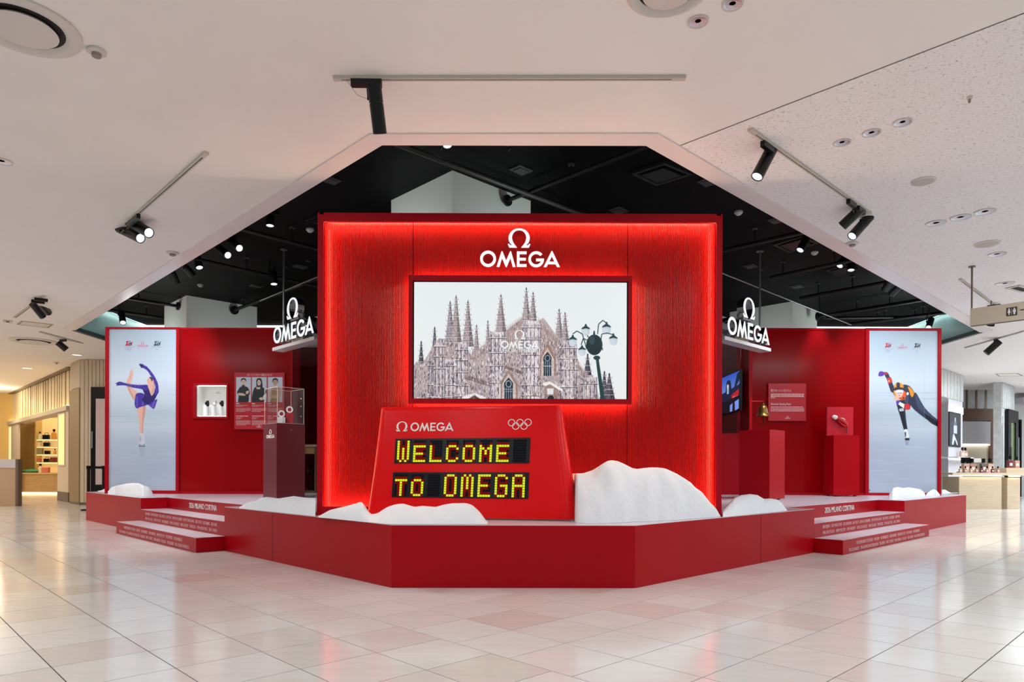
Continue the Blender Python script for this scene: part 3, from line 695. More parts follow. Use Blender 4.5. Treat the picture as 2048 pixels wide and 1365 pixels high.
FONT = {
 'W': ['10001', '10001', '10001', '10101', '10101', '10101', '10101', '10101', '01010'],
 'e': ['11111', '10000', '10000', '11110', '10000', '10000', '11111'], 'l': ['10000', '10000', '10000', '10000', '10000', '10000', '11111'],
 'c': ['01110', '10001', '10000', '10000', '10000', '10001', '01110'], 'o': ['01110', '10001', '10001', '10001', '10001', '10001', '01110'],
 'm': ['10001', '11011', '10101', '10101', '10001', '10001', '10001'], 't': ['11111', '00100', '00100', '00100', '00100', '00100', '00100'],
 'O': ['01110', '10001', '10001', '10001', '10001', '10001', '10001', '10001', '01110'], 'M': ['01010', '10101', '10101', '10101', '10101', '10101', '10001', '10001', '10001'],
 'E': ['11111', '10000', '10000', '10000', '11110', '10000', '10000', '10000', '11111'], 'G': ['01110', '10001', '10000', '10000', '10111', '10001', '10001', '10001', '01110'],
 'A': ['01110', '10001', '10001', '10001', '11111', '10001', '10001', '10001', '10001'], ' ': []}
def dot_display(corners, word, name):
    TL, TR, BR, BL = [bp(*c) for c in corners]
    def m(s, t, y):                                 # s 0..1 right, t 0..1 down
        u = (TL[0] * (1 - s) + TR[0] * s) * (1 - t) + (BL[0] * (1 - s) + BR[0] * s) * t
        v = (TL[1] * (1 - s) + TR[1] * s) * (1 - t) + (BL[1] * (1 - s) + BR[1] * s) * t
        return (u, y, v)
    def quad(mb, s0, s1, t0, t1, ya, yb):
        a = [m(s0, t1, yb), m(s1, t1, yb), m(s1, t0, yb), m(s0, t0, yb)]; b = [m(s0, t1, ya), m(s1, t1, ya), m(s1, t0, ya), m(s0, t0, ya)]
        mb.add(a + b, [(4, 5, 6, 7), (0, 1, 5, 4), (1, 2, 6, 5), (2, 3, 7, 6), (3, 0, 4, 7)])
    mb = MB(); quad(mb, 0, 1, 0, 1, -.006, .012); panel = mb.build(name, BLACK, board); panel.parent = face
    # eight cells of five by nine dots
    cw, ch = 1 / 8.12, 1.0; dx, dy = cw / 6.55, 1 / 10.4
    off = MB()
    for ci in range(8):
        ch_ = word[ci] if ci < len(word) else ' '; rows = FONT[ch_]; lit = MB(); halo = MB()
        pad = 9 - len(rows); x0 = .018 + ci * cw
        for r in range(9):
            for c in range(5):
                s0 = x0 + c * dx; t0 = .075 + r * dy * 1.02; on = r >= pad and rows[r - pad][c] == '1' if rows else False
                quad(lit if on else off, s0 + dx * .08, s0 + dx * .92, t0 + dy * .08, t0 + dy * .92, -.0095 if on else -.008, -.0061)
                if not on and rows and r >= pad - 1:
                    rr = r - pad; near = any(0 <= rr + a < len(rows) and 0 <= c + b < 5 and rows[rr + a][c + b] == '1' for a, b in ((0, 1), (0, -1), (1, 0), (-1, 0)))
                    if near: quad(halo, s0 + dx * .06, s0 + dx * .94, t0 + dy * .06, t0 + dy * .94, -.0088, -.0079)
        if rows:
            o = lit.build('lit_letter', LEDY, panel); o['kind'] = 'stuff'
            if halo.v: o = halo.build('red_glow', LEDR, panel); o['kind'] = 'stuff'
    o = off.build('unlit_dots', LEDOFF, panel); o['kind'] = 'stuff'
dot_display(((791.3, 881.4), (1061.3, 878.9), (1058.8, 930.3), (788.8, 930.3)), 'Welcome ', 'dot_display')
dot_display(((786.7, 948.2), (1058.6, 948.6), (1056.5, 1001.5), (783.5, 997.9)), 'to OMEGA', 'dot_display')
for ch in list(face.children): ch.parent = board; ch.location = (0, 0, .012); ch.rotation_euler = (-BLEAN, 0, 0)
bpy.data.objects.remove(face)
def face_part(o): o.parent = board; o.location = (0, 0, .012); o.rotation_euler = (-BLEAN, 0, 0); return o
u0, v0 = bp(820.8, 865.8); u1, _ = bp(907, 864); k = (u1 - u0) / 1628
for nme, g in WORD.items(): face_part(logo_part(nme, g, WHITE, board, 210, 966, k, u0, v0, -.004, .004))
ku = (bp(815, 866)[0] - bp(792, 866)[0]) / 460; u0, v0 = bp(792, 866.2)
face_part(logo_part('greek_letter', LOM, WHITE, board, 776, 573, ku, u0, v0, -.004, .004))
rr = (bp(1030.5, 849)[0] - bp(1016, 849)[0]) / 2
for px, py in ((1023.3, 849), (1040, 848.8), (1056, 848.4), (1031.5, 855.7), (1048, 855.6)):
    u, v = bp(px, py); mb = MB(); N = 32
    o_ = [(u + rr * math.cos(2 * math.pi * i / N), v + rr * math.sin(2 * math.pi * i / N)) for i in range(N)]; i_ = [(u + (rr - .0058) * math.cos(2 * math.pi * i / N), v + (rr - .0058) * math.sin(2 * math.pi * i / N)) for i in range(N)]
    face_part(mb.plate(o_, -.004, .004, [i_]).build('emblem_ring', WHITE, board))

# ================================================================== SNOW MOUNDS
def mound(label, cols, steps=26, nseg=150, seed=1, rid=.5, ymax=99):
    # cols: (px, py of the crest, py of the front foot on the platform, depth) - each a point measured on the platform
    C = np.array(cols, float); R = np.random.default_rng(seed); xs = np.linspace(C[0, 0], C[-1, 0], nseg)
    f = [np.interp(xs, C[:, 0], C[:, k]) for k in (1, 2, 3)]
    ker = np.hanning(7); ker /= ker.sum(); f = [np.convolve(np.pad(a, 3, mode='edge'), ker, 'valid') for a in f]
    V = []; mid = atz(xs[nseg // 2], f[1][nseg // 2], ST_Z)
    ph = R.uniform(0, 6.28, 12)
    for i, x in enumerate(xs):
        a, b = un(x, f[1][i]); Y0 = min(F * (CAMZ - ST_Z) / b, ymax - .06); d = max(.05, min(f[2][i], ymax - Y0)); Yr = Y0 + d * rid
        h = max(0.0, atY(x, f[0][i], Yr).z - ST_Z)
        for j in range(steps + 1):
            t = j / steps; Y = Y0 + d * t
            s = math.sin(math.pi / 2 * (t / rid)) ** .85 if t < rid else math.cos(math.pi / 2 * (t - rid) / (1 - rid)) ** .8
            e = min(1, s * 2) * h * .055
            w = math.sin(x * .075 + ph[0] + t * 5) * math.sin(t * 7 + ph[1] + x * .03) + .6 * math.sin(x * .16 + ph[2]) * math.sin(t * 13 + ph[3])
            lump = w * e * (1 - math.exp(-((t - rid) / .12) ** 2)) 
            g = un(x, HY)[0]; V.append((g * Y / F - mid.x, Y - mid.y, max(0, s * h + lump) + .0008))
    n = steps + 1; fs = [(i * n + j, (i + 1) * n + j, (i + 1) * n + j + 1, i * n + j + 1) for i in range(nseg - 1) for j in range(steps)]
    k = len(V); V2 = []
    for i in range(nseg): V2 += [(V[i * n][0], V[i * n][1], .0004), (V[i * n + steps][0], V[i * n + steps][1], .0004)]
    fs += [(k + 2 * i, k + 2 * i + 1, k + 2 * i + 3, k + 2 * i + 2) for i in range(nseg - 1)]
    o = MB().add(V + V2, fs).build('snow_mound', SNOW, smooth=True); o.location = (mid.x, mid.y, ST_Z + .0006)
    return tag(o, label, 'snow', 'artificial snow mounds')
mound('long low white snow mound lying in front of the scoreboard', [(637, 1034, 1036, .12), (660, 1021, 1038, .2), (690, 1014, 1041, .3), (712, 1008, 1043, .36), (724, 1004, 1044.5, .38), (732, 1016, 1045, .40), (742, 1030, 1046, .45), (756, 1028, 1047.3, .5), (775, 1015, 1049, .5), (790, 1010, 1049.5, .48), (806, 1008, 1049.5, .46), (830, 1015, 1049.4, .45), (846, 1013, 1049.4, .44), (874, 1015, 1049.4, .42), (890, 1010, 1049.4, .4), (905, 1007.5, 1049.4, .4), (932, 1007, 1049.4, .38), (945, 1011, 1049.4, .36), (960, 1025, 1049.4, .34), (976, 1047, 1049.4, .3)], seed=2, ymax=PY - .004)
mound('tall white snow mound right of the scoreboard, against the display wall', [(1124, 950, 1035.8, .22), (1146, 948, 1035.8, .24), (1151, 948, 1047, .8), (1167, 947.5, 1048, .9), (1186, 941, 1048, .95), (1202, 930.6, 1048, .95), (1214, 923, 1047.5, .95), (1223.5, 921.4, 1047, .95), (1235, 923, 1046.5, .93), (1249, 929, 1046, .9), (1264, 937, 1045, .88), (1273, 939, 1044.6, .86), (1297, 936, 1044, .84), (1315, 935.8, 1043, .82), (1331, 938, 1042.5, .8), (1355, 949, 1041.2, .75), (1383, 967, 1039, .62), (1389, 975, 1038.5, .6), (1404, 985, 1037.3, .5), (1420, 1006, 1036, .34), (1433, 1018, 1035, .24), (1441, 1034, 1034.6, .16)], seed=5, ymax=PY - .004)
mound('white snow mound left of the display wall, before the glass showcase', [(479, 1016, 1017.5, .3), (488, 1010, 1018.5, .45), (499, 1005, 1019.5, .6), (511, 1003, 1021, .65), (521, 997, 1022, .7), (533, 995, 1023, .7), (558, 998, 1025.7, .7), (573, 995.5, 1027.3, .7), (588, 993, 1029, .7), (608, 996, 1031, .65), (631, 997, 1033.5, .6)], seed=8)
mound('white snow mound right of the display wall, before the bell plinth', [(1446, 1021, 1035.3, .5), (1455, 1011, 1034.4, .6), (1468, 997.6, 1033.2, .7), (1483, 991.5, 1031.7, .75), (1500, 989, 1030, .75), (1515, 991, 1028.5, .7), (1528, 998.7, 1027.2, .65), (1541, 998, 1026, .6), (1554, 1000, 1024.6, .5), (1564, 1007, 1023.6, .4), (1574, 1021, 1022.6, .25)], seed=11)
mound('small white snow mound at the foot of the figure skater poster', [(216, 984, 986.6, .05), (222, 976, 987.5, .12), (230, 973, 988.3, .2), (241, 970.5, 989.5, .3), (253, 968, 990.7, .42), (268, 966.8, 992.3, .55), (279, 967.6, 993.4, .62), (286, 971, 994, .62), (297, 974.5, 993.5, .55), (304, 983, 993, .45), (307, 991.5, 992.6, .3)], seed=14, ymax=11.06, nseg=110)
mound('wide white snow mound at the foot of the speed skater poster', [(1776, 998, 999.5, .25), (1779, 988, 1000, .4), (1786, 977, 1000.4, .5), (1795, 975, 1000, .55), (1806, 977, 999, .55), (1816, 975.5, 998, .5), (1827, 977, 997, .45), (1841, 979.5, 995.6, .4), (1849, 986, 994.8, .3), (1851, 992, 994.6, .2)], seed=17, ymax=11.46, nseg=110)
mound('pointed white snow mound at the right corner of the speed skater poster', [(1852, 990.5, 994.2, .12), (1856, 986, 993.7, .25), (1862, 981.5, 993, .28), (1867, 979, 992.6, .28), (1873, 981.5, 992, .25), (1880, 990, 991.3, .15)], seed=20, ymax=11.46, nseg=80)
mound('white snow mound outside the frame of the speed skater poster, on the platform corner', [(1884, 980, 988.5, .5), (1890, 980, 988.3, .5), (1898, 984.5, 988, .45), (1906, 988, 987.6, .4), (1916, 989, 987.2, .3)], seed=23, nseg=60)
mound('tiny white snow peak outside the frame of the figure skater poster, on the platform corner', [(196, 982.5, 984.2, .3), (203, 981.5, 984.8, .3), (208, 979, 985.3, .3), (210.5, 978, 985.5, .3)], seed=25, nseg=40)

# ================================================================== LEFT EXHIBIT WALL
def local_plane(Y, ox, oz=ST_Z):
    def f(px, py, y=0):
        p = atY(px, py, Y + y); return p.x - ox, p.z - oz
    return f
def text_bars(parent, m, rows, x0, z0, w, h, gap, y, name='small_print', seed=1):
    R = random.Random(seed); mb = MB(); z = z0
    for r in rows:                                  # each row: share of the width that is filled
        x = x0
        while x < x0 + w * r - 1e-4:
            l = R.uniform(.03, .11) * w; e = min(x + l, x0 + w * r)
            mb.box(x, e, y - .0012, y, z - h, z); x = e + R.uniform(.006, .014) * w
        z -= gap
    o = mb.build(name, m, parent); o['kind'] = 'stuff'; return o
YL = 11.1
OX = atY(212, 800, YL).x; wl = local_plane(YL, OX)
TOPL = wl(300, 655.5)[1]
lw = thing('exhibit_wall', 'red exhibit wall on the left with the skater poster at its outer end', 'wall', (OX, YL, ST_Z))
X1 = wl(582, 800)[0]; xa, xb = wl(218.5, 800)[0], wl(353.5, 800)[0]; xc = wl(359.5, 800)[0]; zb0, zb1 = wl(300, 981.5)[1], wl(300, 658.5)[1]; zr = wl(400, 984)[1]
MB().box(0, xa, -.03, .37, .001, TOPL).build('frame_post', REDF, lw)
MB().box(xb, xc, -.03, .06, .001, TOPL).build('frame_post', REDF, lw)
MB().box(xa, xb, -.03, .06, zb1, TOPL).build('frame_rail', REDF, lw); MB().box(xa, xb, -.03, .06, .001, zb0).build('frame_rail', REDF, lw)
nx0, nz1 = wl(391.5, 771); nx1, nz0 = wl(453, 833.5)
MB().plate([(xc, zr), (X1, zr), (X1, TOPL - .03), (xc, TOPL - .03)], 0, .05, [[(nx0, nz0), (nx1, nz0), (nx1, nz1), (nx0, nz1)]]).build('wall_panel', REDD, lw)
MB().box(xc, X1, -.015, .06, .001, zr).build('bottom_rail', REDF, lw); MB().box(xc, X1, -.005, .06, TOPL - .03, TOPL).build('top_rail', REDF, lw)
MB().box(xc + .004, xc + .012, -.002, .03, zr, TOPL - .03).build('panel_seam', DRED, lw)
MB().box(X1, X1 + .02, 0, .42, .001, TOPL).build('end_panel', REDF, lw)
MB().box(xa, X1, .36, .40, .001, TOPL).build('back_board', REDF, lw)
# lit display niche let into the wall
MB().frame(nx0 - .035, nx1 + .035, nz0 - .035, nz1 + .035, .03, -.022, .0).build('niche_frame', REDF, lw)
mb = MB(); NW = mat('niche_white', (238, 238, 236), .5)
mb.box(nx0, nx1, .27, .28, nz0, nz1); mb.box(nx0 - .01, nx0, .05, .28, nz0, nz1); mb.box(nx1, nx1 + .01, .05, .28, nz0, nz1); mb.box(nx0, nx1, .05, .28, nz0 - .01, nz0); mb.box(nx0, nx1, .05, .28, nz1, nz1 + .01)
mb.build('niche_box', NW, lw, label='white lit display niche')
MB().box(nx0 + .02, nx1 - .02, .055, .075, nz1 - .008, nz1 - .002).build('niche_light', emit('niche_light', (255, 255, 250), 8), lw)
MB().box(nx0 + .02, nx1 - .02, .055, .07, nz0 + .002, nz0 + .006).build('niche_light', emit('niche_light', (255, 255, 250), 8), lw)
e0, e1 = wl(436, 785, .26)
LG_ = mat('grey_mark', (150, 146, 144), .6)
for nme, g in [('greek_letter', LOM)] + list(WORD.items()): logo_part(nme, g, LG_, lw, 1024, 573, .00005, e0, e1, .266, .2695)
for i, (px, st) in enumerate(((415.5, 0), (430, 1), (444.5, 0))):
    p = atY(px, 808, YL + .16); w = thing('wristwatch', ('black wristwatch on a clear stand, leftmost in the white wall niche', 'pale grey wristwatch on a clear stand, in the middle of the white wall niche', 'black wristwatch on a clear stand, rightmost in the white wall niche')[i], 'watch', (p.x, p.y, nz0 + ST_Z + .002), group='watches in the white wall niche')
    h = p.z - nz0 - ST_Z; cm = BLACK if not st else CHROME
    MB().box(-.012, .012, -.012, .012, 0, h - .055).box(-.02, .02, -.02, .02, 0, .004).build('stand', mat('stand_grey', (190, 190, 190), .3), w)
    MB().cyl((0, -.034, h), (0, -.022, h), .032, n=24).build('watch_case', cm, w); MB().cyl((0, -.0355, h), (0, -.034, h), .026, n=24).build('dial', WHITE if st else GAP, w)
    mb = MB(); N = 20
    for k_ in range(N):
        a, b = 2 * math.pi * k_ / N, 2 * math.pi * (k_ + 1) / N
        q = [(math.cos(t) * .028, math.sin(t) * (.05)) for t in (a, b)]
        mb.add([(-.014, -q[0][0], h + q[0][1]), (.014, -q[0][0], h + q[0][1]), (.014, -q[1][0], h + q[1][1]), (-.014, -q[1][0], h + q[1][1]), (-.014, -q[0][0] * .85, h + q[0][1] * .93), (.014, -q[0][0] * .85, h + q[0][1] * .93), (.014, -q[1][0] * .85, h + q[1][1] * .93), (-.014, -q[1][0] * .85, h + q[1][1] * .93)], [(0, 1, 2, 3), (4, 7, 6, 5), (0, 3, 7, 4), (1, 5, 6, 2)])
    mb.build('strap', BLACK if not st else GREYP, w)

ICE = [(0, (163, 177, 192)), (.1, (176, 190, 206)), (.3, (206, 218, 234)), (.45, (198, 210, 224)), (.52, (182, 198, 212)), (.6, (196, 206, 222)), (.7, (178, 190, 210)), (.85, (176, 186, 208)), (1, (180, 190, 208))]
def ice(A, x0, y0, x1, y1, seed):
    n = 160; R = random.Random(seed)
    for i in range(n):
        t = i / n; c = [np.interp(t, [k[0] for k in ICE], [k[1][j] for k in ICE]) for j in range(3)]
        A.rect(x0, y0 + (y1 - y0) * t, x1, y0 + (y1 - y0) * (t + 1.05 / n), c)
    for i in range(60):
        y = R.uniform(y0 + (y1 - y0) * .38, y1); w = R.uniform(80, 400); x = R.uniform(x0 - 100, x1); h = R.uniform(2, 9)
        A.fill([(x, y), (x + w * .5, y - h), (x + w, y), (x + w * .5, y + h)], R.choice([(214, 222, 234), (160, 174, 192), (200, 210, 224)]), .22)
def emblem26(A, x, y, s, c1, c2):                   # slanted winter-games numerals
    f = lambda P: [(x + a * s, y + b * s) for a, b in P]
    A.fill(f([(2, 4), (24, 0), (12, 26), (25, 22), (21, 36), (-6, 40), (10, 10), (0, 12)]), c1)
    A.fill(f([(30, 2), (37, 0), (28, 18), (44, 12), (40, 32), (24, 40), (22, 26)]), c2); A.fill(f([(29, 24), (36, 21), (34, 29), (28, 32)]), (205, 214, 226))
    A.fill(f([(44, 8), (50, 2), (46, 30), (40, 40)]), c1)
def rings(A, x, y, r, c):
    for dx, dy in ((-2.2, 0), (0, 0), (2.2, 0), (-1.1, 1), (1.1, 1)):
        A.line([(x + (dx + math.cos(t)) * r, y + (dy + math.sin(t)) * r) for t in np.linspace(0, 6.283, 16)], r * .28, c, .8)
def top_marks(A, xs, y, s, left26, right26):
    emblem26(A, xs[0], y, s, *left26); emblem26(A, xs[2], y, s, *right26)
    A.logo(xs[1], y + 6 * s, 84 * s, (200, 90, 110)); A.rect(xs[1] - 42 * s, y + 54 * s, xs[1] + 42 * s, y + 57 * s, (206, 150, 165), .8)
    for x in (xs[1] - 56 * s, xs[1] + 58 * s): A.rect(x, y, x + 2 * s, y + 78 * s, (170, 184, 204), .9)
    for x in (xs[0], xs[2]): A.rect(x - 20 * s, y + 46 * s, x + 60 * s, y + 49 * s, (140, 150, 176), .7)
    rings(A, xs[0] + 22 * s, y + 62 * s, 7 * s, (140, 150, 180))
    A.fill([(xs[2] + 6 * s, y + 58 * s), (xs[2] + 34 * s, y + 64 * s), (xs[2] + 20 * s, y + 74 * s)], (150, 160, 186), .7)
def skater():
    A = Art(196, 470, 262, 68, 775, 1300); ice(A, 262, 68, 775, 1300, 4)
    top_marks(A, (388, 515, 602), 160, 1.0, ((196, 30, 50), (60, 20, 40)), ((70, 80, 90), (50, 60, 70)))
    sk, sks, pu, pud, pul = (226, 178, 164), (196, 140, 126), (66, 48, 156), (42, 30, 104), (112, 92, 190)
    A.fill(sm([(476, 655), (540, 655), (534, 720), (527, 760), (522, 810), (520, 872), (500, 872), (494, 800), (486, 740)]), sk); A.fill(sm([(520, 660), (540, 658), (530, 740), (521, 800), (519, 868), (512, 868), (514, 800)]), sks, .7)
    A.fill(sm([(498, 868), (524, 868), (530, 900), (537, 935), (536, 944), (490, 944), (492, 920), (502, 905)]), (206, 208, 220)); A.fill([(498, 880), (510, 900), (506, 930), (494, 926)], (150, 152, 172), .6)
    A.rect(488, 958, 538, 966, (90, 96, 116)); A.rect(494, 944, 499, 960, (120, 126, 140)); A.rect(526, 944, 531, 960, (120, 126, 140)); A.fill([(492, 972), (532, 972), (526, 1040), (500, 1040)], (150, 160, 184), .35)
    A.fill(sm([(452, 612), (482, 562), (440, 520), (418, 492), (396, 478), (397, 505), (420, 560)]), sk); A.fill(sm([(395, 478), (420, 492), (436, 452), (446, 400), (444, 380), (428, 376), (416, 420)]), sk)
    A.fill(sm([(398, 505), (420, 560), (452, 610), (458, 600), (430, 545), (408, 500)]), sks, .6); A.fill(sm([(426, 390), (446, 394), (444, 376), (432, 366), (424, 374)]), (214, 196, 204), .8)
    A.fill(sm([(470, 562), (520, 560), (548, 600), (600, 612), (626, 604), (618, 640), (604, 676), (588, 672), (556, 648), (530, 656), (500, 664), (470, 674), (456, 642), (460, 600)]), pu)
    for P in ([(470, 580), (480, 600), (478, 660), (470, 655)], [(520, 580), (530, 600), (520, 655), (512, 650)], [(590, 620), (616, 622), (600, 664), (588, 655)], [(552, 640), (580, 650), (600, 672), (580, 660)]): A.fill(sm(P), pul, .75)
    A.fill(sm([(515, 520), (552, 500), (580, 540), (600, 560), (612, 520), (634, 540), (612, 600), (580, 636), (545, 640), (512, 610), (530, 570)]), pud)
    A.fill(sm([(560, 470), (598, 450), (606, 500), (602, 552), (584, 578), (568, 540), (556, 505)]), sk); A.fill(sm([(598, 460), (606, 510), (590, 570), (584, 560), (596, 510)]), sks, .6)
    A.fill(sm([(552, 452), (566, 438), (580, 442), (584, 462), (574, 484), (558, 488), (550, 472)]), sk); A.fill(sm([(566, 436), (582, 436), (592, 452), (586, 470), (578, 452)]), (70, 44, 40)); A.ell(556, 462, 2.5, 3, (150, 90, 86))
    A.fill(sm([(556, 510), (548, 494), (500, 496), (440, 492), (385, 482), (350, 472), (330, 474), (318, 488), (330, 500), (380, 500), (440, 516), (500, 526), (548, 540)]), pu)
    for P in ([(320, 490), (308, 484), (330, 478)], [(324, 496), (314, 504), (340, 500)]): A.fill(P, pu)
    for x in (404, 420, 436, 466, 492): A.line([(x, 488), (x - 6, 512)], 4, (150, 126, 190), .8)
    A.fill(sm([(600, 566), (634, 560), (636, 510), (626, 470), (606, 430), (578, 390), (548, 356), (528, 346), (512, 334), (506, 344), (520, 366), (548, 384), (576, 424), (598, 462), (612, 510), (608, 540)]), pu)
    A.fill(sm([(490, 338), (500, 334), (512, 344), (524, 360), (508, 366), (498, 354)]), pud)
    for y in (400, 430, 462, 500, 530): A.line([(np.interp(y, (400, 462, 530), (564, 602, 613)), y + 6), (np.interp(y, (400, 462, 530), (583, 621, 632)), y)], 4, (126, 104, 184), .8)
    return A.done()
def speedskater():
    A = Art(190, 448, 62, 45, 605, 1312); ice(A, 62, 45, 605, 1312, 9)
    top_marks(A, (196, 330, 424), 144, .92, ((206, 36, 40), (90, 24, 30)), ((50, 40, 50), (30, 30, 40)))
    nv, nvl, orr, rd, pu = (40, 46, 74), (78, 92, 124), (240, 150, 28), (216, 44, 44), (96, 56, 170)
    A.fill(sm([(398, 560), (432, 530), (470, 590), (505, 648), (560, 704), (606, 744), (606, 792), (560, 766), (505, 728), (455, 690), (415, 655), (394, 620)]), nv); A.fill(sm([(432, 545), (470, 600), (510, 665), (600, 750), (600, 756), (500, 690), (450, 640)]), nvl, .6); A.fill(sm([(500, 690), (560, 725), (606, 765), (606, 792), (540, 756)]), (18, 20, 30), .8)
    A.fill(sm([(286, 600), (345, 590), (352, 660), (358, 730), (366, 790), (369, 818), (344, 820), (328, 770), (308, 700), (292, 650)]), (24, 28, 42)); A.fill(sm([(345, 640), (352, 700), (362, 780), (356, 780), (344, 710)]), nvl, .4); A.fill([(304, 656), (340, 650), (342, 674), (308, 676)], (214, 220, 232), .9)
    A.fill(sm([(344, 820), (368, 816), (376, 846), (383, 874), (378, 884), (354, 884), (350, 850)]), (236, 238, 242)); A.fill([(348, 836), (360, 838), (358, 876), (352, 876)], (60, 60, 74)); A.rect(350, 884, 386, 902, (32, 34, 44)); A.fill([(352, 906), (382, 906), (376, 940), (358, 940)], (120, 134, 160), .5)
    A.fill(sm([(180, 374), (212, 374), (236, 420), (254, 462), (268, 500), (262, 528), (240, 522), (226, 486), (208, 430), (190, 396)]), nv); A.fill([(206, 420), (240, 410), (252, 448), (220, 462)], rd); A.fill(sm([(182, 376), (210, 374), (216, 384), (192, 392)]), rd, .8); A.ell(224, 440, 5, 7, (240, 220, 220))
    A.fill(sm([(144, 378), (158, 364), (184, 372), (182, 396), (160, 404), (142, 400)]), pu)
    A.fill(sm([(256, 508), (300, 480), (345, 468), (386, 480), (418, 520), (420, 560), (390, 586), (340, 596), (290, 570), (262, 545)]), nv)
    A.fill(sm([(262, 515), (280, 510), (290, 560), (330, 590), (296, 580), (266, 548)]), orr); A.fill(sm([(372, 484), (400, 500), (420, 536), (410, 562), (396, 560), (384, 520)]), orr); A.fill(sm([(326, 530), (352, 520), (358, 580), (330, 582), (310, 566)]), (240, 92, 40)); A.ell(338, 572, 7, 8, (90, 30, 30)); A.ell(370, 538, 10, 12, (224, 228, 236))
    A.fill(sm([(356, 560), (398, 556), (396, 620), (384, 662), (350, 640), (352, 600)]), nv); A.fill(sm([(356, 560), (376, 560), (372, 620), (360, 610)]), nvl, .6)
    A.fill(sm([(262, 500), (268, 470), (290, 454), (318, 456), (336, 474), (338, 505), (324, 512), (278, 514)]), orr); A.fill(sm([(284, 456), (306, 454), (310, 490), (288, 494)]), nv); A.fill(sm([(266, 494), (300, 488), (338, 494), (336, 512), (300, 506), (268, 514)]), nv)
    A.fill(sm([(276, 514), (334, 510), (332, 545), (316, 566), (296, 568), (280, 545)]), (238, 196, 180)); A.fill(sm([(278, 516), (334, 512), (332, 530), (304, 534), (280, 532)]), (236, 238, 248)); A.fill([(286, 534), (328, 528), (326, 533), (288, 538)], (120, 90, 150)); A.fill([(298, 552), (314, 550), (310, 557), (300, 557)], (176, 90, 90))
    A.fill(sm([(264, 560), (284, 556), (304, 574), (300, 592), (276, 592), (264, 578)]), (232, 186, 168)); A.fill(sm([(282, 596), (306, 590), (318, 604), (300, 626), (284, 618)]), pu); A.fill([(308, 602), (352, 622), (340, 652), (298, 622)], (240, 240, 246)); A.fill(sm([(346, 622), (380, 618), (388, 640), (378, 664), (348, 656)]), rd)
    A.ell(76, 1291, 5, 6, (90, 100, 126)); A.rect(500, 45, 504, 1312, (170, 182, 198), .5)
    return A.done()
print_mesh('poster_print', skater(), PRINT, lw, xa, xb, zb0, zb1, -.004)
lw['label'] = 'red exhibit wall at the left, with the blue figure skater poster'

# information board with three portraits
bx0, bz1 = wl(469, 745.5, -.05); bx1, bz0 = wl(568.5, 859.5, -.05)
ib = thing('information_board', 'red wall board with three portrait photographs and white text, behind the glass showcase', 'board', (OX, YL, ST_Z))
BRED = mat('board_red', (196, 20, 42), .35)
MB().box(bx0, bx1, -.05, -.004, bz0, bz1).build('board', BRED, ib)
tx, tz = wl(493.5, 752.5, -.05)
text_mesh('スポーツアンバサダーが選んだウオッチ', .045, 'title_text', WHITE, ib, tx, -.0515, tz, width=wl(544, 750, -.05)[0] - tx)
def portrait(kind):
    A = Art(58, 100, 0, 0, 58, 100, 3); A.rect(0, 0, 58, 100, (206, 214, 230)); s1, s2 = (232, 202, 184), (206, 168, 146); hair = (34, 28, 30)
    if kind == 0:
        A.fill(sm([(4, 62), (14, 42), (24, 37), (34, 37), (46, 42), (54, 62), (50, 74), (46, 100), (10, 100), (10, 76)]), (34, 36, 40)); A.rect(23, 30, 34, 40, (30, 32, 36)); A.ell(28.5, 20, 8, 12, s1); A.fill(sm([(19, 20), (20, 8), (28, 4), (38, 8), (39, 20), (36, 14), (30, 10), (23, 13)]), hair)
        A.fill(sm([(8, 64), (26, 64), (36, 70), (34, 74), (10, 72)]), s1); A.fill(sm([(38, 58), (48, 54), (50, 62), (40, 68)]), s1); A.fill([(12, 74), (46, 74), (46, 100), (12, 100)], (28, 30, 34)); ex, ey = 28.5, 20
    elif kind == 1:
        A.fill(sm([(18, 34), (18, 12), (28, 4), (38, 10), (42, 40), (34, 44), (22, 44)]), hair); A.fill(sm([(2, 70), (10, 44), (22, 38), (38, 40), (50, 46), (57, 60), (50, 84), (44, 100), (3, 100)]), (30, 32, 38)); A.fill([(18, 40), (34, 40), (32, 48), (18, 48)], s1); A.ell(28, 22, 7.5, 12, s1); A.fill(sm([(18, 24), (20, 8), (28, 5), (38, 12), (39, 30), (35, 18), (26, 11)]), hair)
        A.fill(sm([(44, 76), (57, 64), (58, 84), (46, 90)]), (232, 234, 240)); A.fill(sm([(28, 84), (40, 80), (46, 88), (36, 92)]), s1); ex, ey = 27, 22
    else:
        A.fill(sm([(8, 60), (14, 44), (24, 38), (36, 38), (48, 46), (52, 64), (48, 84), (44, 100), (10, 100), (8, 80)]), s2); A.fill([(15, 47), (38, 47), (38, 72), (40, 100), (10, 100), (16, 72)], (150, 118, 70)); A.fill(sm([(12, 76), (30, 72), (42, 76), (40, 82), (16, 84)]), (196, 160, 120)); A.ell(28.5, 22, 8, 13, s2); A.fill(sm([(18, 24), (19, 10), (28, 4), (39, 9), (40, 26), (36, 14), (28, 11), (22, 14)]), hair); ex, ey = 28.5, 22
    for sgn in (-3.2, 3.2): A.rect(ex + sgn - 1.3, ey - 1, ex + sgn + 1.3, ey + .3, (40, 30, 30)); A.rect(ex + sgn - 1.7, ey - 3.2, ex + sgn + 1.7, ey - 2.6, (60, 46, 44))
    A.rect(ex - .5, ey + 1, ex + .5, ey + 4, (196, 156, 138)); A.rect(ex - 2.2, ey + 6, ex + 2.2, ey + 7, (176, 96, 92)); return A.done()
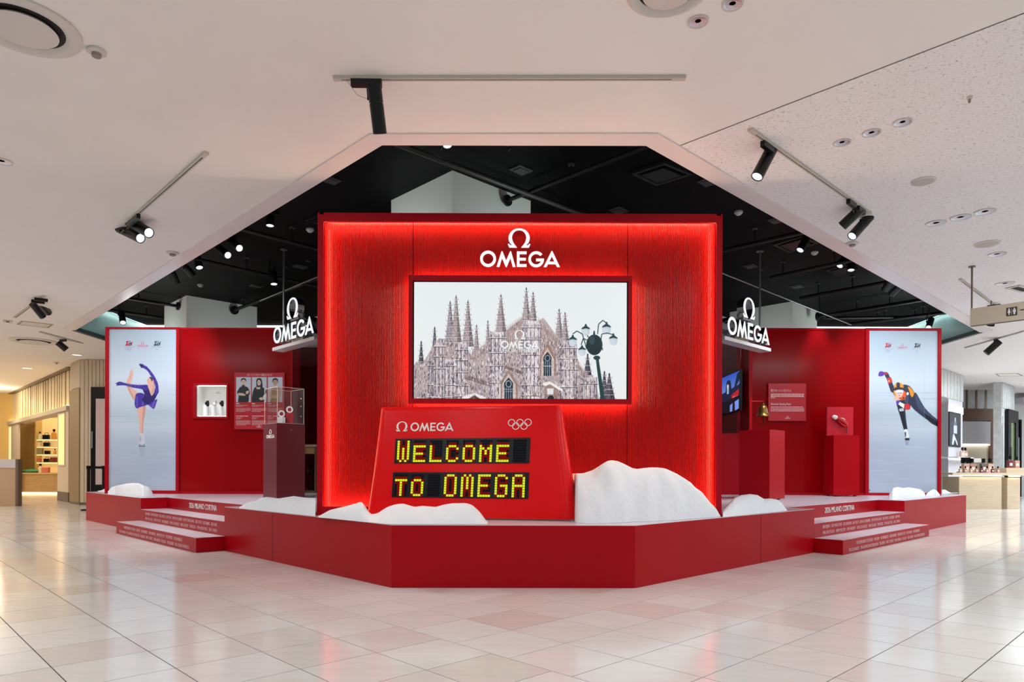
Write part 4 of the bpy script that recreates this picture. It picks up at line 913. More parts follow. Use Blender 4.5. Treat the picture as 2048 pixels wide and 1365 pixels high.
for i, (a, b) in enumerate(((472.5, 501.8), (504, 533.2), (536, 565))):
    p0 = wl(a, 754.8, -.05); p1 = wl(b, 805, -.05)
    o = print_mesh('portrait_photo', portrait(i), PRINT, ib, p0[0], p1[0], p1[1], p0[1], -.0525)
    o['label'] = ('portrait of a person in a black turtleneck with folded arms', 'portrait of a person with long dark hair in a black jacket', 'portrait of a person in a golden sleeveless top')[i]
    z = wl(a, 807, -.05)[1]; w = (p1[0] - p0[0]); text_bars(ib, WHITE, [.22], p0[0], z, w, .013, .03, -.0512, seed=i)
    text_bars(ib, PINKW, [.8, .5, 0, 1, 1, .95, .6], p0[0], z - .03, w, .008, .0165, -.0512, seed=10 + i)
    text_bars(ib, WHITE, [.82], p0[0], wl(a, 832, -.05)[1], w, .010, .02, -.0512, seed=20 + i); text_bars(ib, PINKW, [.4, .3, 0, .97, 1, .94, .99, .7], p0[0], wl(a, 835.5, -.05)[1], w, .008, .0165, -.0512, seed=30 + i)
lx, lz = wl(518.2, 855.5, -.05)
for nme, g in [('greek_letter', LOM)] + list(WORD.items()): logo_part(nme, g, WHITE, ib, 1024, 966, .000052, lx, lz, -.0525, -.0495)

# back-room wall behind the left exhibit wall, and the wooden counter in the gap
p0, p1 = atY(590, 693, 13.0), atY(760, 693, 13.0)
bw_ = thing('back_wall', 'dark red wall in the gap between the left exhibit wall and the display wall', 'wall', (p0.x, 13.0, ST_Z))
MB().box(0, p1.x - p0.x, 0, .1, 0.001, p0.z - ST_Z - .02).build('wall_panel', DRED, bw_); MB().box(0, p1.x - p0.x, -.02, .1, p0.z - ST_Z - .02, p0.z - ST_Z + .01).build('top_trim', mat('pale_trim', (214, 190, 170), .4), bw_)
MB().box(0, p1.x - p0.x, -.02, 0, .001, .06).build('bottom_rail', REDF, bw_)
t0 = atY(600, 889.5, 11.8); t1 = atY(632.5, 889.5, 11.8); HT = t0.z - ST_Z
ct = thing('counter', 'wooden framed counter with a dark open front, left of the display wall', 'counter', (t0.x, 11.8, ST_Z)); cwid = t1.x - t0.x
MB().box(0, cwid, 0, .6, HT - .04, HT).build('counter_top', mat('pale_stone_top', (206, 186, 172), .4), ct)
MB().box(0, cwid - .03, .03, .05, HT - .16, HT - .04).build('apron', WOOD, ct); MB().box(cwid - .03, cwid, 0, .6, .001, HT - .04).build('side_leg', mat('walnut_leg', (110, 84, 62), .5), ct)
MB().box(0, cwid - .03, 0, .6, .001, .035).build('base', mat('walnut_leg', (110, 84, 62), .5), ct); MB().box(0, cwid - .03, .5, .52, .035, HT - .04).build('back_panel', DRED, ct)
s0 = atY(624, 938, 11.98); stl = thing('bar_stool', 'small black stool inside the counter left of the display wall', 'stool', (s0.x, s0.y, ST_Z + .036))
hh = s0.z - ST_Z - .036; MB().cyl((0, 0, hh - .05), (0, 0, hh), .075).build('seat', BLACK, stl); MB().cyl((0, 0, 0.001), (0, 0, hh - .05), .012).build('post', BLACK, stl); MB().cyl((0, 0, 0), (0, 0, .02), .07).build('foot', BLACK, stl)

# glass showcase on its plinth
def corner_box(cornerpx, z, la_, ra_): pass
sc0 = atz(553, 998, ST_Z); PZ = atY(553, 846.5, sc0.y).z - ST_Z; SW = .42
show = thing('glass_showcase', 'dark red plinth with a clear showcase on top, left of the display wall', 'showcase', sc0, RZR)
LP = mat('plinth_left_paint', (120, 20, 34), .35)
MB().box(0, SW, 0, SW, .001, PZ).build('plinth', mat('plinth_dark_red', (104, 10, 22), .3), show)
CH = atY(553, 773.5, sc0.y).z - ST_Z - PZ; g_ = .008
MB().box(.012, SW - .012, .012, .012 + g_, PZ, PZ + CH).build('glass_pane', ACRYL, show); MB().box(.012, SW - .012, SW - .012 - g_, SW - .012, PZ, PZ + CH).build('glass_pane', ACRYL, show)
MB().box(.012, .012 + g_, .012 + g_, SW - .012 - g_, PZ, PZ + CH).build('glass_pane', ACRYL, show); MB().box(SW - .012 - g_, SW - .012, .012 + g_, SW - .012 - g_, PZ, PZ + CH).build('glass_pane', ACRYL, show)
MB().box(.012 + g_, SW - .012 - g_, .012 + g_, SW - .012 - g_, PZ + CH - g_, PZ + CH).build('glass_pane', ACRYL, show)
mb = MB()
for x in (.012, SW - .012):
    for y in (.012, SW - .012): mb.box(x - .003, x + .003, y - .003, y + .003, PZ, PZ + CH)
for z in (PZ + .002, PZ + CH):
    mb.box(.012, SW - .012, .009, .015, z - .003, z + .003); mb.box(.009, .015, .012, SW - .012, z - .003, z + .003); mb.box(SW - .015, SW - .009, .012, SW - .012, z - .003, z + .003); mb.box(.012, SW - .012, SW - .015, SW - .009, z - .003, z + .003)
mb.build('glass_edges', ACRYLE, show)
for z in (.22, .5, .72):
    MB().cyl((SW - .06, .006, PZ + CH * z), (SW - .06, .012, PZ + CH * z), .01, n=10).build('glass_fixing', CHROME, show)
    MB().cyl((.0, .16, PZ + CH * z), (.012, .16, PZ + CH * z), .011, n=10).build('glass_fixing', CHROME, show)
MB().cyl((SW * .5, -.003, PZ - .09), (SW * .5, 0, PZ - .09), .01, n=12).build('lock', STEEL, show)
# wordmark on the left flank (local face x = 0, running along y)
def flank(o): o.location = (0, 0, 0); o.rotation_euler = (0, 0, -math.pi / 2); o.parent = show; return o
for nme, g in [('greek_letter', LOM)] + list(WORD.items()):
    P = logo_part(nme, g, WHITE, show, 1024, 966, .000155 if nme != 'greek_letter' else .000155, -SW * .46, PZ - .205, -.003, .001); flank(P)
for i, (dx, dy, hb, bm, lab) in enumerate(((.13, .13, .09, WHITE, 'round white stopwatch on a white block inside the glass showcase'), (.27, .17, .16, BRED, 'round white stopwatch on a red block inside the glass showcase'))):
    p = Matrix.Rotation(RZR, 3, 'Z') @ Vector((dx, dy, 0)) + sc0
    t = thing('pocket_stopwatch', lab, 'watch', (p.x, p.y, ST_Z + PZ + .001), RZR * .35, 'stopwatches in the glass showcase')
    MB().box(-.05, .05, -.045, .045, 0, hb).build('block', bm, t); z = hb + .05
    MB().cyl((0, -.012, z), (0, .012, z), .048, n=28).build('case', WHITE, t); MB().cyl((0, -.0135, z), (0, -.012, z), .026, n=24).build('dial', mat('dial_red', (150, 20, 44), .3), t); MB().cyl((0, 0, z + .046), (0, 0, z + .062), .009, n=10).build('crown', CHROME, t)

# ================================================================== RIGHT EXHIBIT WALL
YR = 11.5
OXR = atY(1504, 800, YR).x; wr = local_plane(YR, OXR); TOPR = wr(1700, 657)[1]; XE = wr(1880.5, 800)[0]
rw = thing('exhibit_wall', 'red exhibit wall at the right, with the orange speed skater poster', 'wall', (OXR, YR, ST_Z))
xm0, xm1 = wr(1729.5, 800)[0], wr(1736.5, 800)[0]; xp1 = wr(1874.5, 800)[0]; zb0, zb1 = wr(1800, 986.5)[1], wr(1800, 661.5)[1]; zr = wr(1600, 986)[1]
MB().box(0, xm0, 0, .05, zr, TOPR - .03).build('wall_panel', REDD, rw); MB().box(0, xm0, -.015, .06, .001, zr).build('bottom_rail', REDF, rw); MB().box(0, xm0, -.005, .06, TOPR - .03, TOPR).build('top_rail', REDF, rw)
zs = wr(1600, 767)[1]; MB().box(wr(1560, 767)[0], xm0, -.0008, .01, zs, zs + .004).build('panel_seam', DRED, rw)
MB().box(xm0, xm1, -.03, .06, .001, TOPR).build('frame_post', REDF, rw); MB().box(xp1, XE, -.03, .4, .001, TOPR).build('frame_post', REDF, rw)
MB().box(xm1, xp1, -.03, .06, zb1, TOPR).build('frame_rail', REDF, rw); MB().box(xm1, xp1, -.03, .06, .001, zb0).build('frame_rail', REDF, rw); MB().box(0, XE, .38, .42, .001, TOPR).build('back_board', REDF, rw)
print_mesh('poster_print', speedskater(), PRINT, rw, xm1, xp1, zb0, zb1, -.004)
MB().box(-.06, 0, -.02, .38, .001, TOPR).build('end_post', REDF, rw)
# side wall running back, with a video monitor
SX = OXR - .06
sw = thing('side_wall', 'red side wall running back behind the bell plinth, carrying the monitor', 'wall', (SX, YR + .4, ST_Z))
MB().box(-.06, 0, 0, 3.2, .001, TOPR).build('wall_panel', mat('red_side_panel', (150, 14, 34), .35), sw)
def side(px, py): 
    p = atP(px, py, (SX - .1, 0, 0), (1, 0, 0)); return p.y - (YR + .4), p.z - ST_Z
a, b = side(1480, 739), side(1480, 821.5); y0 = a[0]; y1 = y0 + 1.1
mon = thing('wall_monitor', 'dark monitor with a blue and red picture on the side wall behind the bell', 'monitor', (SX - .06, YR + .4, ST_Z))
MB().box(-.04, 0, y0, y1, b[1], a[1]).build('housing', BLACK, mon)
def tvart():
    A = Art(80, 84, 0, 0, 100, 100, 2)
    for i in range(25): A.rect(0, i * 4, 100, i * 4 + 4.2, (50 + i * 5, 80 + i * 5, 190 + i * 2))
    A.fill(sm([(30, 60), (34, 20), (46, 14), (56, 22), (60, 60)]), (24, 26, 60)); A.fill([(68, 50), (88, 6), (100, 2), (100, 22), (80, 40)], (20, 26, 50)); A.fill([(0, 46), (40, 42), (100, 34), (100, 62), (0, 70)], (26, 28, 60)); A.rect(36, 26, 46, 50, (150, 180, 230)); A.ell(40, 30, 4, 6, (224, 206, 210))
    A.fill([(60, 56), (96, 46), (96, 70), (60, 80)], (190, 20, 40)); A.rect(66, 62, 92, 68, (220, 170, 180), .7); A.fill([(0, 70), (100, 62), (100, 100), (0, 100)], (24, 10, 26)); A.fill([(52, 82), (66, 78), (64, 100), (52, 100)], (120, 150, 230)); A.fill([(76, 76), (96, 72), (96, 96), (78, 100)], (120, 150, 230)); return A.done()[:, ::-1]
def wtv(co): 
    o = co.copy(); o[:, 1] = co[:, 0]; o[:, 0] = -.0415; return o
o = print_mesh('picture', tvart()[:, ::-1], SCREEN, mon, y1 - .02, y0 + .02, b[1] + .02, a[1] - .02, 0, wtv)
q = atY(1440, 867, 11.6); cb = thing('low_cabinet', 'low red cabinet standing left of the bell plinth', 'cabinet', (atY(1440, 900, 11.6).x - .3, 11.6, ST_Z))
MB().box(0, SX - .07 - cb.location.x, 0, .5, .001, q.z - ST_Z - .012).build('body', REDF, cb); MB().box(-.004, SX - .068 - cb.location.x, -.004, .5, q.z - ST_Z - .012, q.z - ST_Z).build('top', REDF, cb)
# wall text board
bx0, bz1 = wr(1537, 767.5, -.05); bx1, bz0 = wr(1612, 842.5, -.05)
tb = thing('information_board', 'square red wall board with white text about the electronic starting pistol', 'board', (OXR, YR, ST_Z))
MB().box(bx0, bx1, -.05, -.004, bz0, bz1).build('board', mat('board_red', (196, 20, 42), .35), tb)
x0, z = wr(1541.5, 784, -.05); x1 = wr(1582, 784, -.05)[0]; xe = wr(1608, 784, -.05)[0]
text_mesh('電子スターティングピストル', .05, 'title_text', WHITE, tb, x0, -.0515, z, width=x1 - x0)
text_bars(tb, WHITE, [1, 1, 1, .14], x0, wr(1541, 788, -.05)[1], xe - x0, .010, .0205, -.0512, seed=41)
z = wr(1541, 810.5, -.05)[1]; text_mesh('Electronic Starting Pistol', .05, 'title_text', WHITE, tb, x0, -.0515, z, width=wr(1581, 784, -.05)[0] - x0)
text_bars(tb, WHITE, [.97, 1, 1, 1], x0, wr(1541, 814, -.05)[1], xe - x0, .008, .0225, -.0512, seed=42)
lx, lz = wr(1575, 838, -.05)
for nme, g in [('greek_letter', LOM)] + list(WORD.items()): logo_part(nme, g, WHITE, tb, 1024, 966, .00006, lx, lz, -.0525, -.0495)
# bell plinth and bell
bl0 = atz(1539, 1001.5, ST_Z); BH = atY(1539, 859.5, bl0.y).z - ST_Z
bpth = thing('bell_plinth', 'square red plinth turned corner-on, carrying the brass bell', 'plinth', bl0, RZR)
MB().box(0, .47, 0, .45, .016, BH).build('body', RED, bpth)
for x, y in ((.06, .06), (.41, .06), (.06, .39), (.41, .39)): MB().cyl((x, y, .001), (x, y, .016), .022, n=10).build('foot', BLACK, bpth)
bc_ = bl0 + Matrix.Rotation(RZR, 3, 'Z') @ Vector((.13, .28, 0)); zt = ST_Z + BH
kx = bc_.y / F
bell = thing('hand_bell', 'brass bell with a rope pull hanging from a red post on the plinth', 'bell', (bc_.x, bc_.y, zt))
pst = atY(1500.5, 798, bc_.y); bl = atY(1526, 834, bc_.y)
px_, bx_ = pst.x - bc_.x, bl.x - bc_.x; hz = pst.z - zt; rim = bl.z - zt
MB().box(px_ - .016, px_ + .016, -.016, .016, .001, hz).build('post', RED, bell); ra_z = atY(1510, 803, bc_.y).z - zt
MB().cyl((px_, 0, ra_z), (bx_ + .01, 0, ra_z), .006, n=8).build('arm', RED, bell)
MB().lathe([(.094, rim), (.097, rim + .008), (.082, rim + .022), (.070, rim + .06), (.064, rim + .10), (.056, rim + .135), (.042, rim + .155), (.018, rim + .165), (.018, rim + .19), (.012, rim + .195)], (bx_, 0, 0), 28).build('bell_body', BRASS, bell, smooth=True)
MB().tube([(bx_, 0, rim + .02), (bx_ + .0, 0, rim - .03), (bx_ + .012, 0, rim - .06), (bx_ + .004, 0, rim - .1), (bx_ - .03, 0, rim - .15)], [.012, .01, .009, .007, .004]).build('rope_pull', ROPE, bell)
# pistol plinth, mounting board and the starting pistol
pp0 = atz(1667, 993.6, ST_Z); PPH = atY(1667, 871, pp0.y).z - ST_Z; PW_ = atY(1719, 900, pp0.y).x - pp0.x
ppl = thing('pistol_plinth', 'square red plinth facing front, under the starting pistol board', 'plinth', pp0)
MB().box(0, PW_, 0, .36, .016, PPH).build('body', RED, ppl)
for x, y in ((.05, .05), (PW_ - .05, .05), (.05, .31), (PW_ - .05, .31)): MB().cyl((x, y, .001), (x, y, .016), .022, n=10).build('foot', BLACK, ppl)
yb = pp0.y + .22; m0 = atY(1654, 814.5, yb); m1 = atY(1706.5, 870, yb)
mbd = thing('mounting_board', 'upright red board on the plinth, with the starting pistol mounted on it', 'board', (pp0.x, yb, ST_Z + PPH))
MB().box(max(.004, m0.x - pp0.x), m1.x - pp0.x, 0, .05, .001, m0.z - ST_Z - PPH).build('board', BRED, mbd)
MB().box(m0.x - pp0.x, max(.004, m0.x - pp0.x), 0, .05, .001, m0.z - ST_Z - PPH).build('board_edge', BRED, mbd)
def pz(px, py): p = atY(px, py, yb - .05); return (p.x - pp0.x, p.z - ST_Z - PPH)
pis = thing('starting_pistol', 'red and white electronic starting pistol with a curled cable, on the upright red board', 'pistol', (pp0.x, yb - .05, ST_Z + PPH))
def P3(px, py, y=0): a = pz(px, py); return (a[0], y, a[1])
MB().tube([P3(1665.5, 833.5), P3(1668, 834.3), P3(1672, 836), P3(1673.5, 836.6)], [.022, .034, .036, .03], 14).build('muzzle', mat('muzzle_white', (228, 222, 224), .35), pis, smooth=True)
MB().tube([P3(1672, 836.2), P3(1677, 838), P3(1684, 842), P3(1690, 846.5), P3(1694, 852)], [.03, .033, .034, .03, .022], 14).build('pistol_body', mat('pistol_red', (186, 16, 30), .25), pis, smooth=True)
MB().tube([P3(1676, 842, .0), P3(1680, 846, -.004), P3(1685, 850.5, -.006), P3(1690, 853), P3(1694, 853)], [.01, .012, .014, .016, .014], 10).build('trigger_guard', mat('pistol_red', (186, 16, 30), .25), pis, smooth=True)
MB().tube([P3(1680, 836.6, -.03), P3(1686, 838.6, -.03), P3(1689, 841, -.028)], [.006, .01, .006], 8).build('sight', mat('pistol_pale', (230, 190, 184), .3), pis, smooth=True)
MB().tube([P3(1693.5, 853), P3(1693.8, 858), P3(1693.2, 863), P3(1692.8, 868)], .006, 8).build('cable', mat('dark_cable', (70, 14, 22), .5), pis)
for a, b in ((P3(1670, 838, .015), P3(1670, 838, .05)), (P3(1690, 849, .015), P3(1690, 849, .05))): MB().cyl(a, b, .008, n=8).build('bracket', BLACK, pis)

# ================================================================== HANGING LIT SIGNS
def hanging_sign(side_):
    right = side_ == 'right'
    ex, ey = (1533, 704.8) if right else (553.5, 703.6)
    E = atY(ex, ey, 9.7); ax = DR if right else DL; n_ = ax.cross(Vector((0, 0, 1)))
    def q(px, py):
        p = atP(px, py, E, n_) - E; return p.dot(ax), p.z
    s = 1 if right else -1
    org = E; t = thing('hanging_sign', f'white lit wordmark on a steel tray hanging {"right" if right else "left"} of the display wall', 'sign', E, RZR if right else RZL, 'hanging lit signs beside the display wall')
    # local x runs left to right in view
    f = lambda px, py: (lambda a: (a[0] * s, a[1]))(q(px, py))
    if right: xo = f(1447.5, 676)[0]; xl, xr = f(1444, 690)[0] - .05, 0
    else: xo = f(553.5, 690)[0]; xl, xr = 0, f(633.5, 690)[0] + .05
    if right: A0 = f(1449, 655); A1 = f(1532.5, 690)
    else: A0 = f(553.5, 690); A1 = f(634, 660)
    k = (A1[0] - A0[0]) / (1838 - 210)
    zO = (f(1457.5, 653.5)[1] + f(1510, 668.4)[1]) / 2 if right else (f(561, 671)[1] + f(608, 657.4)[1]) / 2
    zb = zO - 163 * k; zt_ = f(1533, 655)[1] if right else f(553.5, 655)[1]
    top = zO + 175 * k
    TS = mat('tray_steel', (196, 190, 190), .3, metal=.25); MB().box(xl, xr, -.06, .10, .0, .028).build('tray', TS, t); MB().box(xl, xr, -.066, -.06, 0, .045).build('tray_lip', TS, t)
    MB().box(xl, xr, .08, .10, top - .01, top + .018).build('top_rail', STEEL, t)
    MB().box(xl, xr, .094, .098, .028, top - .01).build('clear_backing', ACRYL, t)
    MB().box(xl + .02 + (xr - xl) * .32, xl + (xr - xl) * .62, .02, .06, .028, zb + .02).build('driver_box', mat('beige_driver', (176, 162, 136), .5), t)
    for nme, g in [('greek_letter', LOM)] + list(WORD.items()):
        o = logo_part(nme, g, SIGNLIT, t, 210, 806, k, A0[0], zO, -.05, -.044)
        logo_part('letter_return', g, CHROME, t, 210, 806, k, A0[0], zO, -.044, .05)
    MB().box(A0[0] + 640 * k, A0[0] + 960 * k, -.02, .09, top + .016, zO + 236 * k).build('sign_foot', STEEL, t)
    xp = -.02 if right else .02
    zp = f(1535, 563)[1] if right else f(552, 572)[1]
    MB().cyl((xp, .09, .0), (xp, .09, DARK - E.z - .001), .014, n=10).build('hanger_rod', STEEL, t); MB().cyl((xp, .09, DARK - E.z - .012), (xp, .09, DARK - E.z - .001), .05, n=16).build('ceiling_rose', STEEL, t)
    x2 = xl + .02 if right else xr - .02
    MB().cyl((x2, .09, .0), (x2, .09, DARK - E.z - .001), .014, n=10).build('hanger_rod', STEEL, t)
hanging_sign('left'); hanging_sign('right')

# ================================================================== CEILING FITTINGS
def ceil_part(mb, *a, **k): return mb.build(*a, **k)
def track(label, pts, cap0=True, zc=CEIL):
    a, b = [atz(*p, zc) for p in pts]; d = (b - a); L = d.length; rz = math.atan2(d.y, d.x)
    t = thing('light_track', label, 'light track', (a.x, a.y, zc - .022), rz, 'ceiling light tracks')
    MB().box(0, .09, -.019, .019, 0, .0215).build('feed_box', TRACKM, t); MB().box(L - .05, L, -.019, .019, 0, .0215).build('end_cap', TRACKM, t)
    MB().box(.09, L - .05, -.018, -.006, 0, .0215).box(.09, L - .05, .006, .018, 0, .0215).build('rail', TRACKM, t); MB().box(.09, L - .05, -.006, .006, .008, .0215).build('slot', SLOT, t)
    return t
TK = lambda s: f'thin cream ceiling track {s}'
track(TK('above the display wall, holding one steep spotlight'), ((1371, 152.5), (667, 153.5)))
track(TK('left of the opening, reaching the twin spotlights'), ((413, 303), (262, 437)))
track(TK('right of the opening, holding three black spotlights'), ((1500, 256), (1740, 425)))
track(TK('far left, behind the drooping spotlight pair'), ((88, 591), (30, 634)))
track(TK('far left, beside the round air outlet'), ((165, 686), (80, 663)))
track(TK('at the right, running behind the restroom sign'), ((1920, 557), (2003, 620)))
track(TK('under the restroom sign at the far right'), ((1930, 695), (2050, 661)))

def spotlight(label, mount, back, front, r, zc=CEIL, lit=True, lamp=None, arm=True, wire=False, group='black track spotlights', mrz=0, ml=.17):
    # mount px on the ceiling; back and front: (px, py, Y) of the barrel axis ends
    m = atz(*mount, zc); A, B = atY(*back), atY(*front)
    t = thing('track_spotlight', label, 'spotlight', (m.x, m.y, zc - (.022 if zc == CEIL else 0)), 0, group); o = Vector(t.location); a, b = A - o, B - o; d = (b - a).normalized()
    q = MB().box(-ml / 2, ml / 2, -.018, .018, -.045, -.0005)
    q.v = [tuple(Matrix.Rotation(mrz, 3, 'Z') @ Vector(v)) for v in q.v]; q.build('adapter', BLACKM, t)
    hin = a + d * (b - a).length * .3; side = d.cross(Vector((0, 0, 1)))
    side = side.normalized() if side.length > .05 else Vector((1, 0, 0))
    if side.x > 0: side = -side
    if arm:
        s1 = hin + side * (r + .006); top = Vector((s1.x * .6, s1.y * .6, -.04))
        MB().tube([top, Vector((s1.x, s1.y, min(-.05, s1.z + .03))), s1], .008, 8).build('yoke', BLACKM, t)
    n = 28; cut = a + d * (b - a).length * .38
    MB().cyl(a, cut - d * .003, r, n=n).build('barrel_rear', BLACKM, t, smooth=True)
    MB().cyl(cut - d * .003, cut + d * .003, r * .93, n=n).build('barrel_joint', BLACK, t)
    MB().cyl(cut + d * .003, b - d * .012, r, n=n).build('barrel_front', BLACKM, t, smooth=True)
    u = d.orthogonal().normalized(); w = d.cross(u); N = n; vs = []
    for rad, off in ((r, -.012), (r, 0), (r * .86, 0), (r * .86, -.012)):
        for i in range(N):
            th = 2 * math.pi * i / N; vs.append(b + d * off + (u * math.cos(th) + w * math.sin(th)) * rad)
    MB().add(vs, [(k * N + i, k * N + (i + 1) % N, ((k + 1) % 4) * N + (i + 1) % N, ((k + 1) % 4) * N + i) for k in range(4) for i in range(N)]).build('front_ring', BLACKM, t)
    MB().cyl(b - d * .011, b - d * .005, r * .85, n=n).build('lens', LENS if lit else LENSDIM, t)
    if wire:
        e = hin + side * r; MB().tube([Vector((-.13, 0, -.005)), Vector((-.06, 0, -.1)), e], .0016, 5).build('safety_wire', STEEL, t)
    if lamp:
        L = bpy.data.lights.new('spot_lamp', 'SPOT'); L.energy = lamp[0]; L.spot_size = math.radians(lamp[1]); L.spot_blend = .6; L.shadow_soft_size = r * .8; L.color = (1, .97, .95)
        ob = bpy.data.objects.new('spot_lamp', L); COL.objects.link(ob); ob.parent = t; ob.location = b + d * .01; ob.rotation_euler = d.to_track_quat('-Z', 'Y').to_euler()
    return t
SP = LAMPS = {}
spotlight('black spotlight pointing steeply down above the display wall, with a safety wire', (733, 153), (748, 168, 4.5), (760, 268, 4.62), .046, lamp=(24, 60), wire=True, mrz=YAW, ml=.2)
spotlight('upper barrel of the twin black spotlights on the left track', (272, 428), (254, 440, 7.3), (298, 466, 7.1), .055, lamp=(50, 45), mrz=-.8)
spotlight('lower barrel of the twin black spotlights on the left track', (262, 437), (239, 457, 7.45), (281, 477, 7.25), .052, lamp=(50, 45), mrz=-.8)
spotlight('black spotlight nearest the display on the right track, hanging down to the left', (1535, 283), (1546, 293, 5.5), (1514, 354, 5.44), .048, lamp=(26, 60), mrz=.78)
spotlight('left barrel of the black spotlight pair at the far end of the right track', (1703, 398), (1721, 418, 6.7), (1684, 453, 6.8), .05, lit=False, mrz=.78)
spotlight('right barrel of the black spotlight pair at the far end of the right track', (1722, 412), (1739, 434, 7.0), (1704, 473, 6.93), .049, lamp=(50, 45), mrz=.78)
spotlight('left barrel of the drooping black spotlight pair near the left edge of the picture', (82, 594), (65, 608, 10.6), (86, 634, 10.8), .052, lit=False, mrz=.7)
spotlight('right barrel of the drooping black spotlight pair near the left edge of the picture', (76, 598), (79, 605, 10.95), (97, 626, 11.25), .052, lit=False, mrz=.7)
spotlight('small black spotlight shining right, under the far left track', (126, 677), (115, 685, 13.8), (133, 700, 13.9), .062, lamp=(110, 50), mrz=-.4)
spotlight('black spotlight behind the top of the restroom sign', (1988, 607), (1990, 618, 9.9), (1981, 652, 10.0), .05, lit=False, mrz=-.7)
spotlight('black spotlight pointing down left, under the restroom sign', (1993, 678), (1999, 683, 13.3), (1972, 707, 13.4), .066, lit=False, mrz=.6)

def ring_part(name, m, par, r0, r1, z0, z1, n=40):
    c = lambda r: [(r * math.cos(2 * math.pi * i / n), r * math.sin(2 * math.pi * i / n)) for i in range(n)]
    return MB().slab(c(r1), z0, z1, [c(r0)]).build(name, m, par)
def downlight(px, py, r, label, lit=False):
    p = atz(px, py, CEIL); t = thing('downlight', label, 'downlight', (p.x, p.y, CEIL - .009), 0, 'recessed ceiling downlights')
    ring_part('trim_ring', OFFW, t, r, r * 1.14, 0, .0085, 28)
    n = 18; vs = []; fs = []
    for rr, z in ((r, .001), (r * .75, .006), (r * .35, .0082)):
        for i in range(2 * n):
            a = math.pi * i / n; q = rr * (1 if i % 2 else .97); vs.append((q * math.cos(a), q * math.sin(a), z + (0 if i % 2 else .0008)))
    m = 2 * n; fs = [(k * m + i, k * m + (i + 1) % m, (k + 1) * m + (i + 1) % m, (k + 1) * m + i) for k in range(2) for i in range(m)] + [tuple(range(2 * m, 3 * m))]
    MB().add(vs, [tuple(reversed(f)) for f in fs]).build('reflector', mat('downlight_reflector', (206, 206, 214), .3, metal=.7) if not lit else emit('lit_downlight', (255, 244, 226), 1.4), t)
    return t
DLr = 'chrome recessed downlight in the textured ceiling, '
downlight(1396, 42, .052, 'chrome recessed downlight at the top of the picture, the lower of two'); downlight(1465, 7, .052, 'chrome recessed downlight cut by the top edge of the picture')
for (x, y), s in zip(((1684, 284.5), (1743, 265), (1805, 244)), ('left of the nearest row of three', 'middle of the nearest row of three', 'right of the nearest row of three')): downlight(x, y, .058, DLr + s)
for (x, y), s in zip(((1872, 446), (1921, 434.5), (1970, 423)), ('left of the second row of three', 'middle of the second row of three', 'right of the second row of three')): downlight(x, y, .085, DLr + s)
downlight(1994, 508.5, .085, DLr + 'just above the rod of the restroom sign'); downlight(2010, 567, .1, DLr + 'right of the restroom sign rod')
downlight(3, 322, .07, 'chrome recessed downlight cut by the left edge of the picture'); downlight(54, 736.5, .12, 'small lit recessed downlight in the warm ceiling of the left shop', True)
downlight(154, 710, .10, 'small lit recessed downlight beside the left poster wall', True)
def disc(name, label, cat, px, py, parts, group=None):
    p = atz(px, py, CEIL); t = thing(name, label, cat, (p.x, p.y, CEIL), 0, group)
    for nm, m, prof in parts: MB().lathe(prof, (0, 0, 0), 36).build(nm, m, t, smooth=True)
    return t
def diffuser(label, px, py, R):
    p = atz(px, py, CEIL); t = thing('air_diffuser', label, 'air diffuser', (p.x, p.y, CEIL), 0, 'round ceiling air diffusers')
    MB().lathe([(R * .70, -.001), (R * .74, -.012), (R * .86, -.026), (R, -.012), (R * 1.0, -.001)], (0, 0, 0), 48).build('outer_ring', OFFW, t, smooth=True)
    MB().cyl((0, 0, -.004), (0, 0, -.0005), R * .72, n=48).build('dark_throat', GAP, t)
    MB().lathe([(R * .1, -.006), (R * .56, -.012), (R * .60, -.026), (R * .5, -.034), (R * .05, -.036)], (0, 0, 0), 48).build('centre_plate', OFFW, t, smooth=True); return t
diffuser('big round white air diffuser in the top left corner of the picture', 45, 52, .30); diffuser('round white air diffuser low on the far left ceiling', 68, 682.5, .42); diffuser('round white air diffuser cut by the top edge of the picture', 1335, -22, .22)
SPK = lambda nm, lb, px, py, r: disc(nm, lb, 'ceiling speaker', px, py, [('rim', OFFW, [(r, -.0005), (r, -.008), (r * .9, -.012)]), ('grille', mat('speaker_grille', (190, 182, 174), .7), [(r * .88, -.011), (r * .86, -.014), (.01, -.016)])], 'round ceiling speakers')
SPK('ceiling_speaker', 'round flat speaker in the right ceiling, beyond the nearest downlights', 1847, 362, .10); SPK('ceiling_speaker', 'small round flat speaker in the right ceiling, above the restroom sign', 1974, 487.5, .13)
def smoke(lb, px, py, r): return disc('smoke_detector', lb, 'smoke detector', px, py, [('base', OFFW, [(r, -.0005), (r, -.014), (r * .8, -.02)]), ('sensor', mat('sensor_grey', (150, 140, 132), .6), [(r * .5, -.019), (r * .46, -.04), (r * .2, -.046)])], 'ceiling detectors')
smoke('small detector beside the big round air diffuser at the top left', 193, 101, .055); smoke('round detector on the left ceiling near the edge of the opening', 345, 505, .07); smoke('round detector below the right spotlight pair', 1705, 486, .065); smoke('tiny detector in the middle of the right textured ceiling', 1939, 193, .018); smoke('tiny detector far left on the warm ceiling', 113, 725, .05)
def flatpanel(lb, pts, m=OFFW):
    P = [atz(*p, CEIL) for p in pts]; c = sum(P, Vector()) / len(P); t = thing('access_panel', lb, 'ceiling panel', (c.x, c.y, CEIL), 0); q = [(p.x - c.x, p.y - c.y) for p in P]; i_ = [(x * .86, y * .86) for x, y in q]
    MB().slab(q, -.006, -.0005, [i_]).build('panel_frame', mat('panel_frame_tan', (166, 142, 120), .6), t); MB().slab(i_, -.004, -.0005).build('panel', m, t); return t
